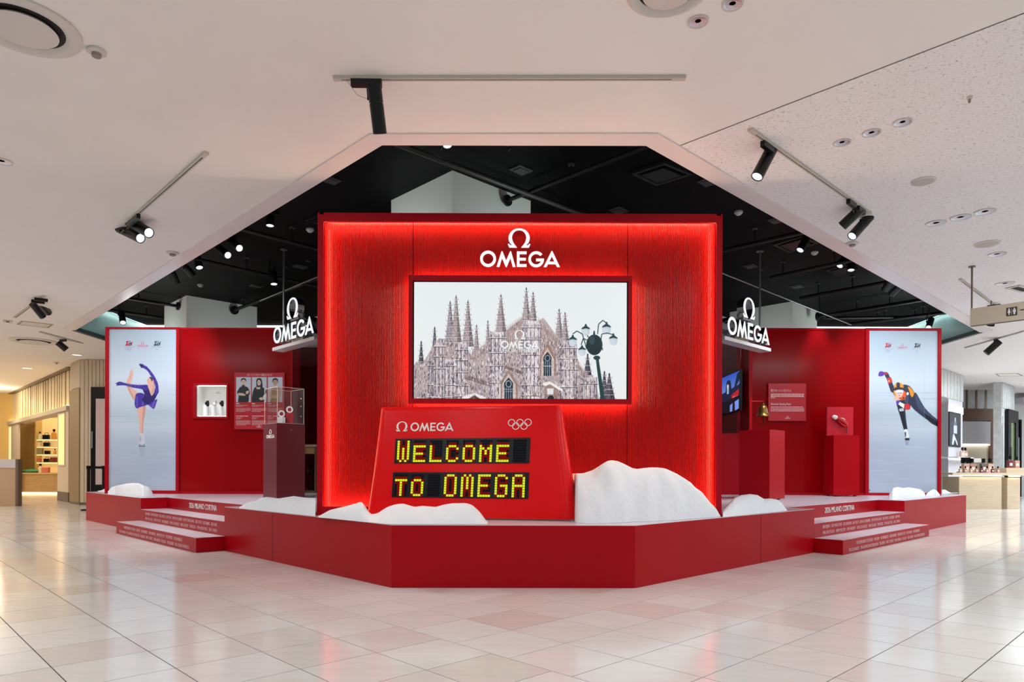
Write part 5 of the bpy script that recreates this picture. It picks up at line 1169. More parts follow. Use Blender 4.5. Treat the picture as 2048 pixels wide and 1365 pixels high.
flatpanel('rectangular ceiling panel on the left, under the drooping spotlight pair', ((33, 649), (43, 642), (107, 649), (97, 656))); 
flatpanel('slim ceiling panel frame over the right shop', ((1990, 748), (2036, 747), (2046, 752), (1998, 753)), PLASTER)
def slot_diffuser(lb, a, b, w):
    A, B = atz(*a, CEIL), atz(*b, CEIL); d = B - A; t = thing('slot_diffuser', lb, 'air diffuser', (A.x, A.y, CEIL), math.atan2(d.y, d.x)); L = d.length
    MB().frame(0, L, -w, w, .03, -.012, -.0005)  # placeholder axis swap below
    mb = MB(); mb.box(0, L, -w, -w + .04, -.014, -.0005); mb.box(0, L, w - .04, w, -.014, -.0005); mb.box(0, .04, -w + .04, w - .04, -.014, -.0005); mb.box(L - .04, L, -w + .04, w - .04, -.014, -.0005); mb.build('diffuser_frame', TRACKM, t)
    MB().box(.04, L - .04, -w + .04, w - .04, -.004, -.0005).build('dark_opening', GAP, t)
slot_diffuser('square air outlet with a dark slot at the right edge, above the restroom sign', (2026, 580), (2056, 574), .22); slot_diffuser('short dark air slot at the far left of the ceiling', (6, 641.5), (25, 643.5), .1)

# ------------------------------------------------------------------ under the black ceiling
PIP = lambda s: f'black sprinkler pipe under the black ceiling, {s}'
def pipe(lb, a, b, za, r=.03, flange=False, m=BLACKP, hangers=()):
    r *= .7
    A, B = atz(*a, za), atz(*b, za); c = A; t = thing('ceiling_pipe', lb, 'pipe', A, 0, 'pipes under the black ceiling')
    MB().cyl((0, 0, 0), B - A, r, n=10).build('pipe', m, t, smooth=True)
    if flange: MB().cyl((B - A).normalized() * -.0, (B - A).normalized() * .03, r * 2.6, n=16).build('flange', BLACKP, t)
    for h in hangers:
        p = (B - A) * h; MB().cyl(p, p + Vector((0, 0, DARK - za - .002)), .011, n=6).build('hanger', BLACKP, t); MB().cyl(p + Vector((0, 0, DARK - za - .02)), p + Vector((0, 0, DARK - za - .002)), .035, n=8).build('hanger_plate', mat('hanger_grey', (70, 72, 74), .5), t)
pipe(PIP('ending at the middle column with a round flange'), (1013, 402), (1300, 290), 3.88, .034, True, hangers=(.5,))
pipe(PIP('crossing in front of the middle column'), (1240, 458), (772, 279), 3.86, .04, m=mat('track_grey', (40, 38, 37), .5))
pipe(PIP('ending at the left column with a flange'), (357.5, 613), (170, 583), 3.86, .04, True, hangers=(.45,))
pipe(PIP('ending right of the left column with a flange'), (468, 621), (660, 548), 3.86, .045, True, hangers=(.12, .5))
pipe(PIP('running left of the display wall, upper'), (640, 500), (470, 455), 3.8, .035, hangers=(.35,))
pipe(PIP('running left of the display wall, middle'), (640, 575), (380, 516), 3.8, .04, hangers=(.3, .6))
pipe(PIP('at the far left above the poster wall'), (345, 640), (160, 612), 3.8, .045, hangers=(.3, .7))
pipe(PIP('thin and bright, left of the display wall'), (520, 602), (645, 550), 3.7, .016, m=STEEL, hangers=(.3, .8))
pipe(PIP('thin and bright, right of the display wall'), (1702, 650), (1440, 545), 3.7, .018, m=STEEL, hangers=(.3, .75))
pipe(PIP('right of the display wall, uppermost'), (1432, 505), (1640, 457), 3.8, .04, hangers=(.4,))
pipe(PIP('right of the display wall, second from the top'), (1540, 556), (1730, 515), 3.8, .04, hangers=(.15, .7))
pipe(PIP('right of the display wall, third from the top'), (1600, 597), (1800, 560), 3.8, .045, hangers=(.2, .55))
pipe(PIP('ending at the right column with a flange'), (1634, 634), (1880, 594), 3.82, .045, True, hangers=(.35, .62))
pipe(PIP('over the right poster wall, lower'), (1690, 650), (1920, 622), 3.82, .05, hangers=(.3, .7))
pipe(PIP('over the right poster wall, level'), (1650, 637), (1850, 634), 3.85, .04, hangers=(.2, .6, .9))
def vent(lb, pts, frame=True):
    P = [atz(*p, DARK) for p in pts]; c = sum(P, Vector()) / 4; t = thing('ceiling_vent', lb, 'air vent', (c.x, c.y, DARK), 0, 'vents in the black ceiling'); q = [(p.x - c.x, p.y - c.y) for p in P]; q = q if sum(q[i][0] * q[(i + 1) % 4][1] - q[(i + 1) % 4][0] * q[i][1] for i in range(4)) > 0 else q[::-1]
    s1, s2 = [(x * .84, y * .84) for x, y in q], [(x * .66, y * .66) for x, y in q]
    MB().slab(q, -.035, -.001, [s1]).build('vent_frame', mat('vent_black', (34, 35, 37), .5), t); MB().slab(s1, -.006, -.001).build('dark_throat', BLACKP, t); MB().slab(s2, -.045, -.02).build('vent_plate', mat('vent_plate_black', (24, 25, 30), .35), t)
vent('large square black vent right of the middle column', ((1262, 342), (1330, 320), (1385, 343), (1313, 366))); vent('square black vent behind the left barrel of the right inner spotlight', ((1545, 486), (1605, 468), (1638, 482), (1578, 501))); vent('square black vent lower down beside the right opening edge', ((1652, 537), (1690, 527), (1715, 535), (1676, 547)))
vent('square black vent over the upper left corner of the display wall', ((610, 437), (640, 428), (664, 436), (640, 444)))
def gadget(lb, px, py, kind):
    p = atz(px, py, DARK); t = thing('ceiling_detector' if kind else 'ceiling_cover', lb, 'detector' if kind else 'cover plate', (p.x, p.y, DARK), A1 if not kind else 0, 'small fittings on the black ceiling')
    if kind: MB().lathe([(.05, -.001), (.05, -.02), (.025, -.045), (.01, -.05)], (0, 0, 0), 16).build('detector_head', mat('detector_white', (190, 190, 190), .5), t)
    else: MB().box(-.1, .1, -.08, .08, -.012, -.001).box(-.06, .06, -.05, .05, -.02, -.012).build('cover', mat('cover_grey', (58, 58, 60), .5), t)
for lb, px, py, k in (('small grey cover plate near the left opening edge', 660, 359, 0), ('small grey cover plate above the middle column', 1042, 339, 0), ('small grey cover plate near the right opening edge', 1416, 363, 0), ('small grey cover plate above the right top corner of the display', 1237, 420, 0), ('small grey cover plate below the right vents', 1501, 532, 0), ('small grey cover plate right of the right sign', 1594, 573, 0), ('small grey cover plate near the right edge spotlight', 1553, 440, 0), ('small grey cover plate left of the display wall', 600, 533, 0), ('small grey cover plate above the left sign', 512, 572, 0), ('small white detector right of the display wall top', 1477, 423, 1), ('small white detector under the right inner spotlight', 1629, 504, 1), ('small white detector left of the display wall top', 620, 458, 1), ('small white detector above the left column', 401, 569, 1)): gadget(lb, px, py, k)
GI = 'black spotlights under the black ceiling'
def inner(lb, b, f, lamp=None, lit=True, r=.052):
    m = (b[0], b[1] - 6); spotlight(lb, (b[0] + (3 if f[0] < b[0] else -3), b[1] - 4), b, f, r, zc=DARK, lit=lit, lamp=lamp, group=GI, mrz=A1 if f[0] < b[0] else -A1)
inner('inner black spotlight hanging straight down, left of the display wall', (540.5, 424, 8.4), (540, 452, 8.38), (50, 60))
inner('upper of the two slanting inner spotlights near the left opening edge', (456, 476, 9.4), (479, 497, 9.15), (50, 50)); inner('lower of the two slanting inner spotlights near the left opening edge', (430, 490, 9.55), (456, 511, 9.3), (50, 50))
inner('inner black spotlight hanging down beside the left opening edge, left one', (393, 513, 9.65), (399, 536, 9.6), (50, 60)); inner('dark inner spotlight hanging down over the left sign', (546, 543, 9.65), (548, 569, 9.62), (40, 60))
inner('unlit slanting inner spotlight near the left opening edge, upper', (370, 534, 10.0), (386, 552, 10.1), None, False); inner('unlit slanting inner spotlight near the left opening edge, lower', (344, 545, 10.2), (353, 567, 10.3), None, False)
inner('lit inner spotlight right above the left poster wall', (243, 626, 12.0), (246, 646, 11.85), (40, 70)); 
inner('slanting inner black spotlight beside the right opening edge', (1617, 470, 9.1), (1600, 501, 9.05), (50, 50)); inner('slanting inner spotlight lower on the right opening edge, left one', (1693, 512, 9.8), (1679, 532, 9.75), (50, 50)); inner('inner black spotlight hanging down lower on the right opening edge', (1703, 521, 9.9), (1702, 541, 9.87), (50, 60))
inner('unlit slanting inner spotlight far right, left one', (1780, 562, 10.4), (1768, 582, 10.5), None, False); inner('unlit slanting inner spotlight far right, right one', (1800, 572, 10.6), (1782, 590, 10.7), None, False)
inner('lit inner spotlight right above the right poster wall', (1862, 640, 12.3), (1857, 656, 12.15), (40, 70))
inner('inner black spotlight over the middle of the black ceiling front, left one', (894, 279, 6.6), (894, 291, 6.58), None); inner('unlit inner spotlight over the middle of the black ceiling front, right one', (1029, 281, 6.6), (1029, 290, 6.62), None, False)

# ================================================================== RESTROOM SIGN
rs = atz(1944, 533, CEIL); n_ = DL.cross(Vector((0, 0, 1)))
def rp(px, py): p = atP(px, py, rs, n_) - rs; return p.dot(-DL), p.z
rt = thing('restroom_sign', 'beige hanging restroom sign with white pictograms at the right edge', 'sign', rs, RZL)
z1, z0 = rp(1943, 618.5)[1], rp(1943, 653)[1]; XR = 2.0
x_l = rp(1941.5, 630)[0]
MB().box(x_l, x_l + XR, -.03, .03, z0, z1).build('sign_board', SIGNB, rt, bevel=.004); MB().box(x_l + .003, x_l + XR - .003, -.026, .026, z0 - .004, z0).build('bottom_trim', SIGND, rt)
for x in (0, 1.5): MB().cyl((x, 0, z1), (x, 0, -.001), .011, n=10).build('hanger_rod', BRONZE, rt); MB().cyl((x, 0, -.012), (x, 0, -.001), .04, n=16).build('ceiling_rose', BRONZE, rt)
q0, q1 = rp(2014, 634), rp(2035.5, 614.5); w = q1[0] - q0[0]; h_ = w * .95
pb_ = MB().box(q0[0], q1[0], -.034, -.03, q0[1], q0[1] + h_).build('pictogram_plate', SIGND, rt)
def fig(cx, skirt):
    u = h_ / 100; zc = q0[1]; P = lambda L: [(cx + a * u, zc + b * u) for a, b in L]; mb = MB()
    mb.plate([(cx + 8 * u * math.cos(t), zc + 82 * u + 8 * u * math.sin(t)) for t in np.linspace(0, 6.283, 16, endpoint=False)], -.0365, -.034)
    if skirt: mb.plate(P([(-9, 72), (9, 72), (15, 36), (6, 36), (5, 12), (-5, 12), (-6, 36), (-15, 36)]), -.0365, -.034)
    else: mb.plate(P([(-13, 72), (13, 72), (15, 40), (9, 40), (9, 12), (-9, 12), (-9, 40), (-15, 40)]), -.0365, -.034)
    return mb.build('pictogram', WHITE, rt)
fig(q0[0] + w * .25, True); fig(q0[0] + w * .75, False); MB().box(q0[0] + w * .49, q0[0] + w * .51, -.0365, -.034, q0[1] + h_ * .1, q0[1] + h_ * .9).build('divider', WHITE, rt)
u0, v0 = rp(2041, 621.5); MB().box(u0, u0 + .2, -.034, -.03, v0 - .006, v0 + .006).build('arrow_shaft', SIGND, rt); MB().plate([(u0 + .26, v0), (u0 + .2, v0 + .03), (u0 + .2, v0 - .03)], -.034, -.03).build('arrow_head', SIGND, rt)

# ================================================================== THE LEFT SHOP
B0 = Vector((atY(161, 900, 16.4).x, 16.4, 0)); BL = 1.0
pl = thing('shop_pillar', 'cream fluted shop pillar with a black showcase front, behind the left end of the platform', 'pillar', B0)
Lc = DL * BL; mb = MB().slab([(0, 0), (3.4, 0), (3.4, 1.6), (1.0, 1.6), (Lc.x, Lc.y)], .06, CEIL - .002); mb.build('pillar_core', CREAM, pl)
MB().slab([(-.02, -.02), (3.4, -.02), (3.4, 1.6), (1.0, 1.6), (Lc.x - .02, Lc.y - .01)], .001, .06).build('plinth', BRONZE, pl)
for i in range(16): MB().box(.02 + i * .09, .02 + i * .09 + .075, -.018, -.0005, .06, CEIL - .01).build('flute', CREAM, pl)
pn = lambda a, b, z0, z1, m, nm, off: MB().slab([(DL * a).to_tuple()[:2], (DL * b).to_tuple()[:2], (DL * b - DR * off).to_tuple()[:2], (DL * a - DR * off).to_tuple()[:2]][::-1], z0, z1).build(nm, m, pl)
zt = atY(140, 780, 16.8).z; pn(.02, BL - .02, .06, zt, CREAMD, 'side_panel', .03)
for i in range(9): pn(.03 + i * .107, .03 + i * .107 + .085, zt + .02, CEIL - .01, CREAM, 'flute', .018)
d0, d1 = atY(184.5, 775, 16.37), atY(215, 985, 16.37)
dsp = thing('black_showcase', 'tall black framed showcase with a pale pink panel on the cream fluted pillar', 'showcase', (d0.x, 16.375, 0))
MB().box(0, 1.2, -.06, 0, .05, d0.z).build('frame', BLACK, dsp)
pk0, pk1 = atY(189, 798, 16.3), atY(225, 970, 16.3); MB().box(pk0.x - d0.x + .03, 1.1, -.075, -.06, pk1.z, pk0.z).build('panel', mat('pale_pink_panel', (206, 186, 184), .5), dsp)
MB().box(.03, .06, -.085, -.06, 1.35, 1.75).build('handle', CHROME, dsp)
# stanchion with belt
s0, s1 = atz(178, 1030, 0), atz(208, 1030, 0); sy = 14.3
for px, lb in ((177, 'left black belt barrier post standing behind the platform end'), (207.5, 'right black belt barrier post standing behind the platform end')):
    p = atY(px, 940, sy); t = thing('barrier_post', lb, 'barrier', (p.x, sy, 0), 0, 'belt barrier posts')
    MB().cyl((0, 0, .001), (0, 0, .03), .14, n=24).build('base', BLACKM, t); MB().cyl((0, 0, .03), (0, 0, .86), .032, n=16).build('post', BLACKM, t); MB().cyl((0, 0, .86), (0, 0, .93), .042, n=16).build('head', BLACK, t)
a, b = atY(177, 940, sy), atY(207.5, 940, sy); tag(MB().box(0, b.x - a.x - .09, -.004, .004, 0, .05).build('barrier_belt', BLACK), 'black belt stretched between the two barrier posts', 'barrier belt').location = (a.x + .045, sy, .87)
# facade: fin band over the shop opening, running back along the grid
F0 = Vector((atY(137, 900, 17.6).x, 17.6, 0)); FL = 11.5
def fx(px, py): p = atP(px, py, F0, DR) - F0; return p.dot(DL), p.z
zfin = (fx(130, 813)[1] + fx(10, 847)[1]) / 2
fa = thing('shop_front', 'warm lit shop front with vertical cream fins over the opening at the far left', 'shop front', F0, math.atan2(DL.y, DL.x))
# local x runs back along the facade, local y = away from the viewer side (-DR is y+)
MB().box(0, FL, -.25, -.12, zfin, CEIL - .002).build('fascia', FING, fa); MB().box(0, FL, -.25, .06, zfin - .12, zfin).build('soffit', CREAM, fa); MB().box(.0, FL, -.11, .03, CEIL - .03, CEIL - .002).build('top_rail', BRONZE, fa)
MB().box(.05, FL, -.02, .01, zfin + .001, zfin + .02).build('cove_light', emit('cove_strip', (255, 214, 140), 8), fa)
Rf = random.Random(12); x = .1
while x < FL - .3:
    w = Rf.choice([.16, .22, .3]); MB().box(x, x + w, -.1195, -.092, zfin + .03, CEIL - .04).build('fin', FIN, fa); x += w + Rf.choice([.07, .12, .17])
PX_ = fx(115, 900)[0]
MB().box(.02, PX_, -.06, .0, .25, zfin - .12).build('pilaster', CREAM, fa); MB().box(.02, PX_, -.06, .005, .001, .25).build('pilaster_base', BRONZE, fa)
w0 = fx(132, 870)[0]; w1 = fx(118, 870)[0]; wz1, wz0 = fx(125, 818)[1], fx(125, 930)[1]
MB().box(w0 + .1, w1, .0, .012, wz0, wz1 - .15).build('lit_window', mat('lit_window', (255, 226, 170), .3, emis=(255, 214, 140), estr=.7), fa); MB().frame(w0 + .06, w1 + .04, wz0 - .04, wz1 - .11, .04, .0, .02).build('window_frame', CREAM, fa)
P2 = fx(36, 900)[0]; MB().box(P2, P2 + 4, -.06, .0, .001, zfin - .12).build('pilaster', CREAM, fa)
w0, w1 = fx(22, 870)[0], fx(10, 870)[0]; MB().box(w0, w1, .0, .012, .9, fx(16, 850)[1] - .1).build('lit_window', mat('lit_window_b', (255, 240, 200), .3, emis=(255, 226, 160), estr=.7), fa)
# interior: rear wall, shelf unit and cupboard
YB = 24.0
rwx0, rwx1 = atY(20, 900, YB).x - 2, atY(140, 900, YB).x
struct(MB().box(rwx0 - 3, rwx1 + 3, YB, YB + .15, 0.001, CEIL - .002).build('wall_shop', GOLDW))
u0, u1 = atY(72, 900, YB - .5), atY(116, 900, YB - .5)
su = thing('shelf_unit', 'warm lit shelf unit with bags and bottles inside the left shop', 'shelf', (u0.x, YB - .5, 0)); UW = u1.x - u0.x + .3
zsh = [atY(90, y, YB - .5).z for y in (946, 925, 909, 893.5, 879)]
MB().box(0, UW, .3, .34, zsh[0] - .1, 2.6).build('back_panel', mat('shelf_back', (240, 214, 150), .5, emis=(255, 214, 140), estr=.35), su); MB().box(-.04, 0, 0, .34, zsh[0] - .1, 2.6).build('side_panel', GOLDW, su)
for z in zsh[1:]: MB().box(0, UW, 0, .3, z - .025, z).build('shelf', mat('shelf_white', (248, 230, 186), .4), su); 
for z in zsh[1:]: MB().box(0.02, UW, .02, .04, z - .04, z - .026).build('shelf_light', WARMSTRIP, su)
MB().box(-.5, UW + .2, -.5, .34, .06, zsh[0] - .05).build('cupboard', WOOD, su); MB().box(-.55, UW + .2, -.55, .34, zsh[0] - .05, zsh[0]).build('cupboard_top', mat('oak_top', (214, 176, 118), .4), su); MB().box(-.45, UW + .2, -.45, .3, .001, .06).build('kick', WARMSTRIP, su)
def trinket(lb, cat, px, row, shape, m, s=1.0):
    p = atY(px, 900, YB - .4); t = thing(cat.replace(' ', '_'), lb, cat, (p.x, YB - .4 + (.0 if row else -.3), zsh[row] + .0015))
    if shape == 'bottle': MB().lathe([(.05 * s, 0), (.055 * s, .02), (.055 * s, .13 * s), (.02 * s, .16 * s), (.02 * s, .18 * s)], (0, 0, 0), 12).build('glass_body', m, t); MB().cyl((0, 0, .18 * s), (0, 0, .23 * s), .026 * s, n=10).build('cap', BLACK, t)
    elif shape == 'bag':
        MB().slab([(-.11 * s, -.05), (.11 * s, -.05), (.09 * s, .05), (-.09 * s, .05)], 0, .15 * s).build('bag_body', m, t); MB().tube([(-.06 * s, 0, .15 * s), (-.05 * s, 0, .22 * s), (.05 * s, 0, .22 * s), (.06 * s, 0, .15 * s)], .008, 6).build('handle', m, t)
    elif shape == 'box': MB().box(-.09 * s, .09 * s, -.05, .05, 0, .12 * s).build('carton', m, t); MB().box(-.092 * s, .092 * s, -.052, .052, .12 * s, .15 * s).build('lid', m, t)
    else: MB().lathe([(.02, .0), (.26 * s, .01), (.3 * s, .06), (.22 * s, .11), (.05, .12)], (0, 0, 0), 16).build('cloth_roll', m, t); MB().cyl((-.05, 0, .118), (.05, 0, .118), .02, n=8).build('band', m, t)
DKB, GRN, CRM, AMB, PKB, GRYB = BLACK, mat('teal_cloth', (80, 156, 110), .6), mat('cream_box', (240, 226, 190), .5), mat('amber_bottle', (230, 160, 60), .3), mat('coral_box', (220, 120, 100), .5), mat('grey_green_box', (150, 146, 110), .5)
for a in (('cream bottle on the top shelf of the left shop, leftmost', 'bottle', 80, 4, 'bottle', CRM, 1.1), ('black bag on the top shelf of the left shop', 'bag', 93, 4, 'bag', DKB, 1), ('amber bottle on the top shelf of the left shop, rightmost', 'bottle', 108, 4, 'bottle', AMB, 1.5), ('cream box on the second shelf of the left shop', 'box', 77, 3, 'box', CRM, 1), ('black bag on the second shelf of the left shop', 'bag', 94, 3, 'bag', DKB, .9), ('grey green box on the third shelf of the left shop', 'box', 78, 2, 'box', GRYB, 1.4), ('small black box on the third shelf of the left shop', 'box', 95, 2, 'box', DKB, .8), ('yellow bottle on the third shelf of the left shop', 'bottle', 110, 2, 'bottle', AMB, .8), ('coral box on the fourth shelf of the left shop', 'box', 77, 1, 'box', PKB, .8), ('black bag on the fourth shelf of the left shop', 'bag', 94, 1, 'bag', DKB, .8), ('dark red box on the fourth shelf of the left shop', 'box', 108, 1, 'box', mat('dark_red_box', (120, 40, 36), .5), 1.1), ('rolled green cloth on the cupboard of the left shop', 'cloth', 76, 0, 'roll', GRN, 1), ('cream bottle on the cupboard of the left shop', 'bottle', 93, 0, 'bottle', CRM, 1.3), ('coral box on the cupboard of the left shop', 'box', 104, 0, 'box', PKB, 1.2)): trinket(*a)
def point(name, loc, e, col, r=.1):
    l = bpy.data.lights.new(name, 'POINT'); l.energy = e; l.color = col; l.shadow_soft_size = r; o = bpy.data.objects.new(name, l); o.location = loc; COL.objects.link(o); return o
point('shop_fill', (-15.3, 22.8, 3.0), 34, (1, .82, .55)); point('shop_fill', (-16.7, 22.2, 3.0), 44, (1, .82, .55))  # unseen point lamps added to brighten the shop interior
# counter at the left edge
c1 = atz(37, 1013, 0); cl_ = thing('sales_counter', 'beige sales counter with a white top band at the left edge of the picture', 'counter', (c1.x, c1.y, 0)); CHT = atY(37, 919, c1.y).z
MB().box(-2.4, -.06, 0, .1, .001, CHT - .2).build('front_panel', mat('beige_counter', (190, 160, 130), .5), cl_); MB().box(-2.4, -.06, -.02, .11, CHT - .2, CHT).build('top_band', mat('counter_band', (204, 198, 200), .4), cl_); MB().box(-.06, 0, -.02, .11, .001, CHT).build('end_panel', mat('counter_end', (110, 92, 84), .5), cl_)

# ================================================================== THE RIGHT SHOP
G0 = Vector((atY(1882, 900, 17.3).x, 17.3, 0)); gn = DL
def gp(px, py): p = atP(px, py, G0, gn) - G0; return p.dot(DR), p.z
ra_ = thing('shop_wall', 'marble fin and white wall section with a dark perfume picture, right of the poster wall', 'shop wall', G0, RZR)
W1 = gp(1925, 850)[0]; ztop = gp(1900, 798)[1]
MB().box(-.6, W1, 0, .3, .001, CEIL - .002).build('wall_core', GREYP, ra_)
for i in range(8):
    x = -.5 + i * (W1 + .5) / 8; MB().box(x, x + (W1 + .5) / 8 - .03, -.025, -.0005, ztop, CEIL - .01).build('marble_fin', MARBLE, ra_)
MB().box(-.6, gp(1894, 850)[0], -.03, -.0005, .001, ztop - .02).build('steel_edge', CHROME, ra_); MB().box(gp(1894, 820)[0], W1, -.02, -.0005, gp(1910, 822)[1] - .06, gp(1910, 813)[1]).build('light_strip', SHOPSTRIP, ra_)
a0, a1_ = gp(1896, 893), gp(1919, 828)
MB().box(a0[0], a1_[0], -.03, -.0005, a0[1], a1_[1]).build('picture_box', BLACK, ra_)
def perf():
    A = Art(36, 90, 0, 0, 36, 90, 2); A.rect(0, 0, 36, 90, (52, 52, 62)); A.fill(sm([(0, 40), (12, 20), (16, 60), (4, 90), (0, 90)]), (70, 70, 84)); A.rect(16, 12, 20, 24, (190, 190, 200)); A.rect(14, 24, 23, 34, (120, 120, 134)); A.rect(13, 34, 24, 56, (206, 214, 236)); A.fill(sm([(8, 84), (12, 58), (18, 66), (26, 84), (24, 88), (17, 74), (12, 88)]), (214, 220, 236)); return A.done()
print_mesh('picture', perf(), PRINT, ra_, a0[0] + .02, a1_[0] - .02, a0[1] + .03, a1_[1] - .03, -.0315)
zsl = gp(1910, 915)[1]; MB().box(gp(1894, 915)[0], W1 + .05, -.25, -.0005, zsl - .03, zsl).build('glass_shelf', GREYP, ra_); MB().box(gp(1894, 915)[0], W1, -.03, -.005, zsl - .06, zsl - .031).build('shelf_light', SHOPSTRIP, ra_)
def bottle(lb, p, s, m, cat='perfume bottle', group=None, base=False):
    t = thing('perfume_bottle', lb, cat, p, 0, group); MB().box(-.035 * s, .035 * s, -.025 * s, .025 * s, 0, .11 * s).build('bottle_body', m, t, bevel=.004); MB().box(-.02 * s, .02 * s, -.0262 * s, -.025 * s, .03 * s, .07 * s).build('paper_label', WHITE, t)
    MB().cyl((0, 0, .11 * s), (0, 0, .125 * s), .012 * s, n=10).build('neck', CHROME, t); MB().cyl((0, 0, .125 * s), (0, 0, .175 * s), .019 * s, n=12).build('cap', BLACK, t)
PB1, PB2, PB3 = mat('rose_bottle', (206, 150, 136), .2), mat('plum_bottle', (130, 60, 70), .2), mat('peach_bottle', (226, 186, 166), .2)
for px, m, lb in ((1914, PB3, 'peach perfume bottle on the wall shelf beside the poster wall, left'), (1920, PB1, 'rose perfume bottle on the wall shelf beside the poster wall, right')):
    t_ = gp(px, 912)[0]; p = G0 + DR * t_ - DL * -.0 + (DL * -1).normalized() * .12; bottle(lb, (p.x, p.y, zsl + .001), 1.5, m)
# rear wall with marble band, brown header and white screen
YW = 22.0; h0 = atY(1925, 784, YW); rb_ = thing('shop_rear_wall', 'marble banded rear wall with a brown header and a white screen in the right shop', 'shop wall', (h0.x, YW, 0)); lb_ = lambda px, py: (atY(px, py, YW).x - h0.x, atY(px, py, YW).z)
wE = lb_(1987, 800)[0]; zA, zB, zC, zD, zE_ = CEIL - .002, lb_(1950, 818)[1], lb_(1950, 842)[1], lb_(1950, 888)[1], lb_(1950, 930)[1]
MB().box(-2, wE, .05, .2, .001, zA).build('wall_core', mat('warm_cream', (232, 218, 196), .5), rb_)
for i in range(5):
    x = -.45 + i * (wE + .3) / 4.2; MB().box(x, x + (wE + .3) / 4.2 - .07, .0, .0495, zB, zA).build('marble_tile', MARBLE, rb_); MB().box(x + (wE + .3) / 4.2 - .07, x + (wE + .3) / 4.2, -.01, .0495, zB, zA).build('bronze_joint', BRONZE, rb_)
MB().box(-2, wE, -.02, .0495, zC, zB - .002).build('header', BROWN, rb_); sx1 = lb_(1979, 860)[0]; MB().box(-1, sx1, -.05, .0495, zD, zC - .03).build('white_screen', GREYP, rb_); MB().box(sx1 + .01, wE, -.02, .0495, .9, zC - .002).build('jamb', BROWN, rb_); MB().box(-1, sx1, -.03, .0495, zD - .05, zD - .02).build('light_strip', SHOPSTRIP, rb_)
# marble pillar with the dark glazed doors
M0 = Vector((atY(2003, 900, 20.0).x, 20.0, 0)); mp_ = thing('marble_pillar', 'grey marble clad pillar behind the tester counter', 'pillar', M0, RZR)
MB().box(0, 1.7, 0, .2, .001, CEIL - .002).build('pillar_core', MARBLE, mp_); MB().box(-.02, 0, .0, .2, .001, CEIL - .002).build('side_panel', MARBLE, mp_)
def mpx(px, py): p = atP(px, py, M0, DL) - M0; return p.dot(DR), p.z
for i in range(7): MB().box(.04 + i * .235, .04 + i * .235 + .2, -.02, -.0005, mpx(2010, 818)[1], CEIL - .01).build('marble_fin', MARBLE, mp_)
MB().box(.02, .06, -.015, -.0005, .001, mpx(2010, 835)[1]).build('chrome_edge', CHROME, mp_)
def darkdoor(lb, pa, pb, o, y):
    a, b = pa, pb; t = thing('glazed_door', lb, 'door', (o.x, o.y, 0), RZR); return t
x0 = mpx(2009, 880)[0]; x1 = mpx(2029, 880)[0]; z1 = mpx(2018, 821)[1]
dd = thing('glazed_door', 'tall black framed door with green glass on the marble pillar', 'door', M0 - DL * .02, RZR); MB().frame(x0, x1, .02, z1, (x1 - x0) * .26, -.08, -.002).build('door_frame', BLACK, dd); MB().box(x0 + (x1 - x0) * .26, x1 - (x1 - x0) * .26, -.04, -.03, .3, z1 - .3).build('green_glass', mat('green_glass', (116, 132, 92), .1), dd); MB().cyl((x0 + (x1 - x0) * .2, -.1, 1.0), (x0 + (x1 - x0) * .2, -.1, 1.6), .015, n=8).build('handle', CHROME, dd)
K0 = Vector((atY(2029, 900, 23.0).x, 23.0, 0)); k1 = atY(2041, 840, 23.0)
dd = thing('glazed_door', 'narrow black framed door with pale glass, right of the marble pillar', 'door', K0); MB().frame(0, k1.x - K0.x, .02, k1.z, .06, -.06, 0).build('door_frame', BLACK, dd); MB().box(.06, k1.x - K0.x - .06, -.03, -.02, .08, k1.z - .6).build('pale_glass', mat('pale_glass', (170, 186, 180), .15), dd); MB().box(.06, k1.x - K0.x - .06, -.03, -.02, k1.z - .6, k1.z - .06).build('dark_glass', BLACK, dd)
struct(MB().box(K0.x - 1.2, 20, 23.02, 23.2, .001, CEIL - .002).build('wall_shop', GREYW))
bm = thing('ceiling_beam', 'white beam under the ceiling at the right edge of the picture', 'beam', (K0.x, 22.6, 0)); MB().box(0, 3, 0, .4, atY(2040, 805, 22.6).z, atY(2040, 795, 22.6).z).build('beam', GREYP, bm); MB().box(0, 3, -.01, .0, atY(2040, 805, 22.6).z, atY(2040, 803, 22.6).z).build('beam_edge', CHROME, bm)
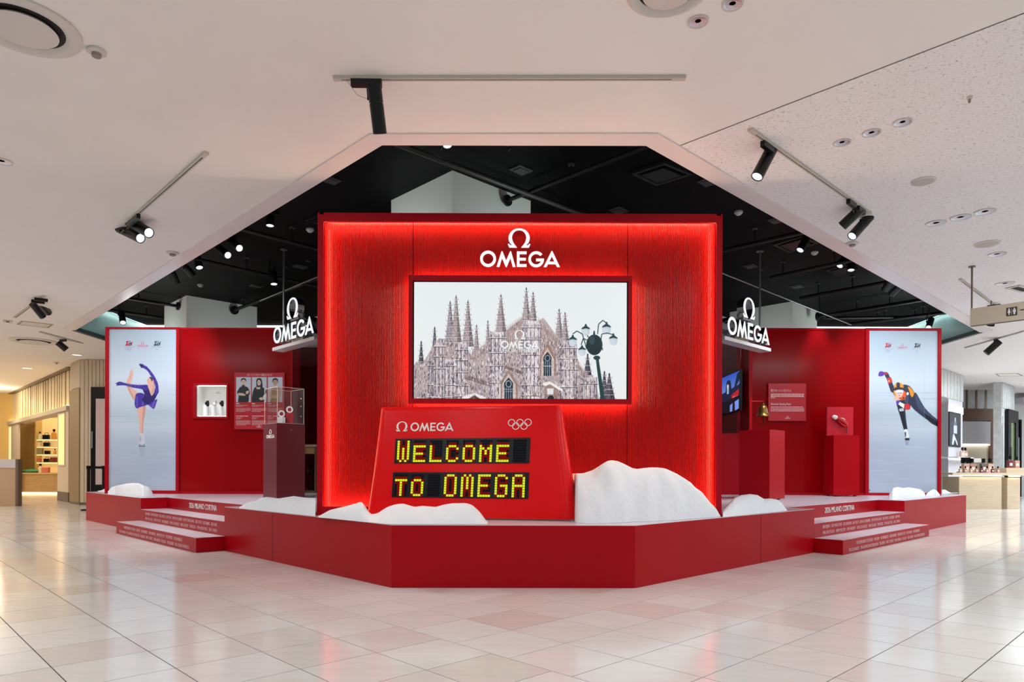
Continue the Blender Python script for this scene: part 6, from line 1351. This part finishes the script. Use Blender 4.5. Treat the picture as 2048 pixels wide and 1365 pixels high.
# tester counters
def tcounter(lb, xa, xb, xta, xtb, yb_, ytop, cat='counter'):
    p0 = atz(xa, yb_, 0); p1 = atY(xb, yb_, p0.y); q0, q1 = atY(xta, ytop, p0.y - .08), atY(xtb, ytop, p0.y - .08); t = thing('tester_counter', lb, cat, (p0.x, p0.y, 0)); zt_ = q0.z
    MB().box(0, p1.x - p0.x, 0, .6, .001, zt_ - .1).build('body', TRAV, t); MB().box(q0.x - p0.x, q1.x - p0.x, -.1, .7, zt_ - .05, zt_).build('counter_top', mat('travertine_top', (226, 204, 178), .4), t); MB().box(.02, p1.x - p0.x - .02, -.04, .0, zt_ - .075, zt_ - .052).build('under_light', emit('under_light', (255, 240, 205), 9), t); return t, p0.y, zt_
tc1, ty, tz = tcounter('travertine tester counter lit under its top, at the right', 1918, 2003, 1904, 2012, 1019, 946)
tc2, ty2, tz2 = tcounter('second travertine counter at the right edge of the picture', 2014.5, 2040, 2012.5, 2060, 1019, 947.5)
MB().box(.05, .55, .1, .5, tz2, tz2 + .13).build('riser', TRAV, tc2)
for i, px in enumerate((1921, 1931, 1942, 1953, 1963, 1974, 1985, 1996)):
    p = atY(px, 900, ty + .05); bottle('tester perfume bottle, number %s from the left in the front travertine counter row' % ('one', 'two', 'three', 'four', 'five', 'six', 'seven', 'eight')[i], (p.x, ty + .05, tz + .001), .85, (PB3, PB1, PB3, PB1, PB2, PB1, PB2, PB1)[i], group='tester bottles on the right counter')
for px, m, s, lb in ((1931, PB3, 1.9, 'big peach perfume bottle behind the tester row, leftmost'), (1944, PB1, 1.9, 'big rose perfume bottle behind the tester row, second'), (1967, mat('grey_bottle', (128, 112, 104), .3), 1.9, 'big grey brown bottle behind the tester row'), (1979.5, PB3, 1.9, 'big peach perfume bottle behind the tester row, rightmost')):
    p = atY(px, 900, ty + .35); bottle(lb, (p.x, ty + .35, tz + .001), s, m)
p = atY(1936, 900, ty + .5); bx_t = thing('display_stand', 'black display box on a small stand on the right travertine counter', 'display stand', (p.x, ty + .52, tz + .001)); MB().box(-.22, .1, 0, .06, 0, .02).build('base', BLACK, bx_t); MB().box(-.02, .02, .02, .04, .02, .22).build('post', BLACK, bx_t); MB().box(-.12, .08, 0, .06, .22, .36).build('box', BLACK, bx_t)
p = atY(1955, 900, ty + .5); bx_t = thing('card_stand', 'small metal frame with a white card on the right travertine counter', 'display stand', (p.x, ty + .52, tz + .001)); MB().frame(-.13, .13, 0, .24, .012, 0, .012).build('frame', BRONZE, bx_t); MB().box(-.07, .1, 0, .006, .241, .34).build('card', WHITE, bx_t)
for px, m, s, lb in ((2020, PB2, 1.6, 'plum perfume bottle on the riser of the second right counter'), (2033, PB1, 1.5, 'rose perfume bottle on the riser of the second right counter')):
    p = atY(px, 900, ty2 + .2); bottle(lb, (p.x, ty2 + .2, tz2 + .131), s, m)
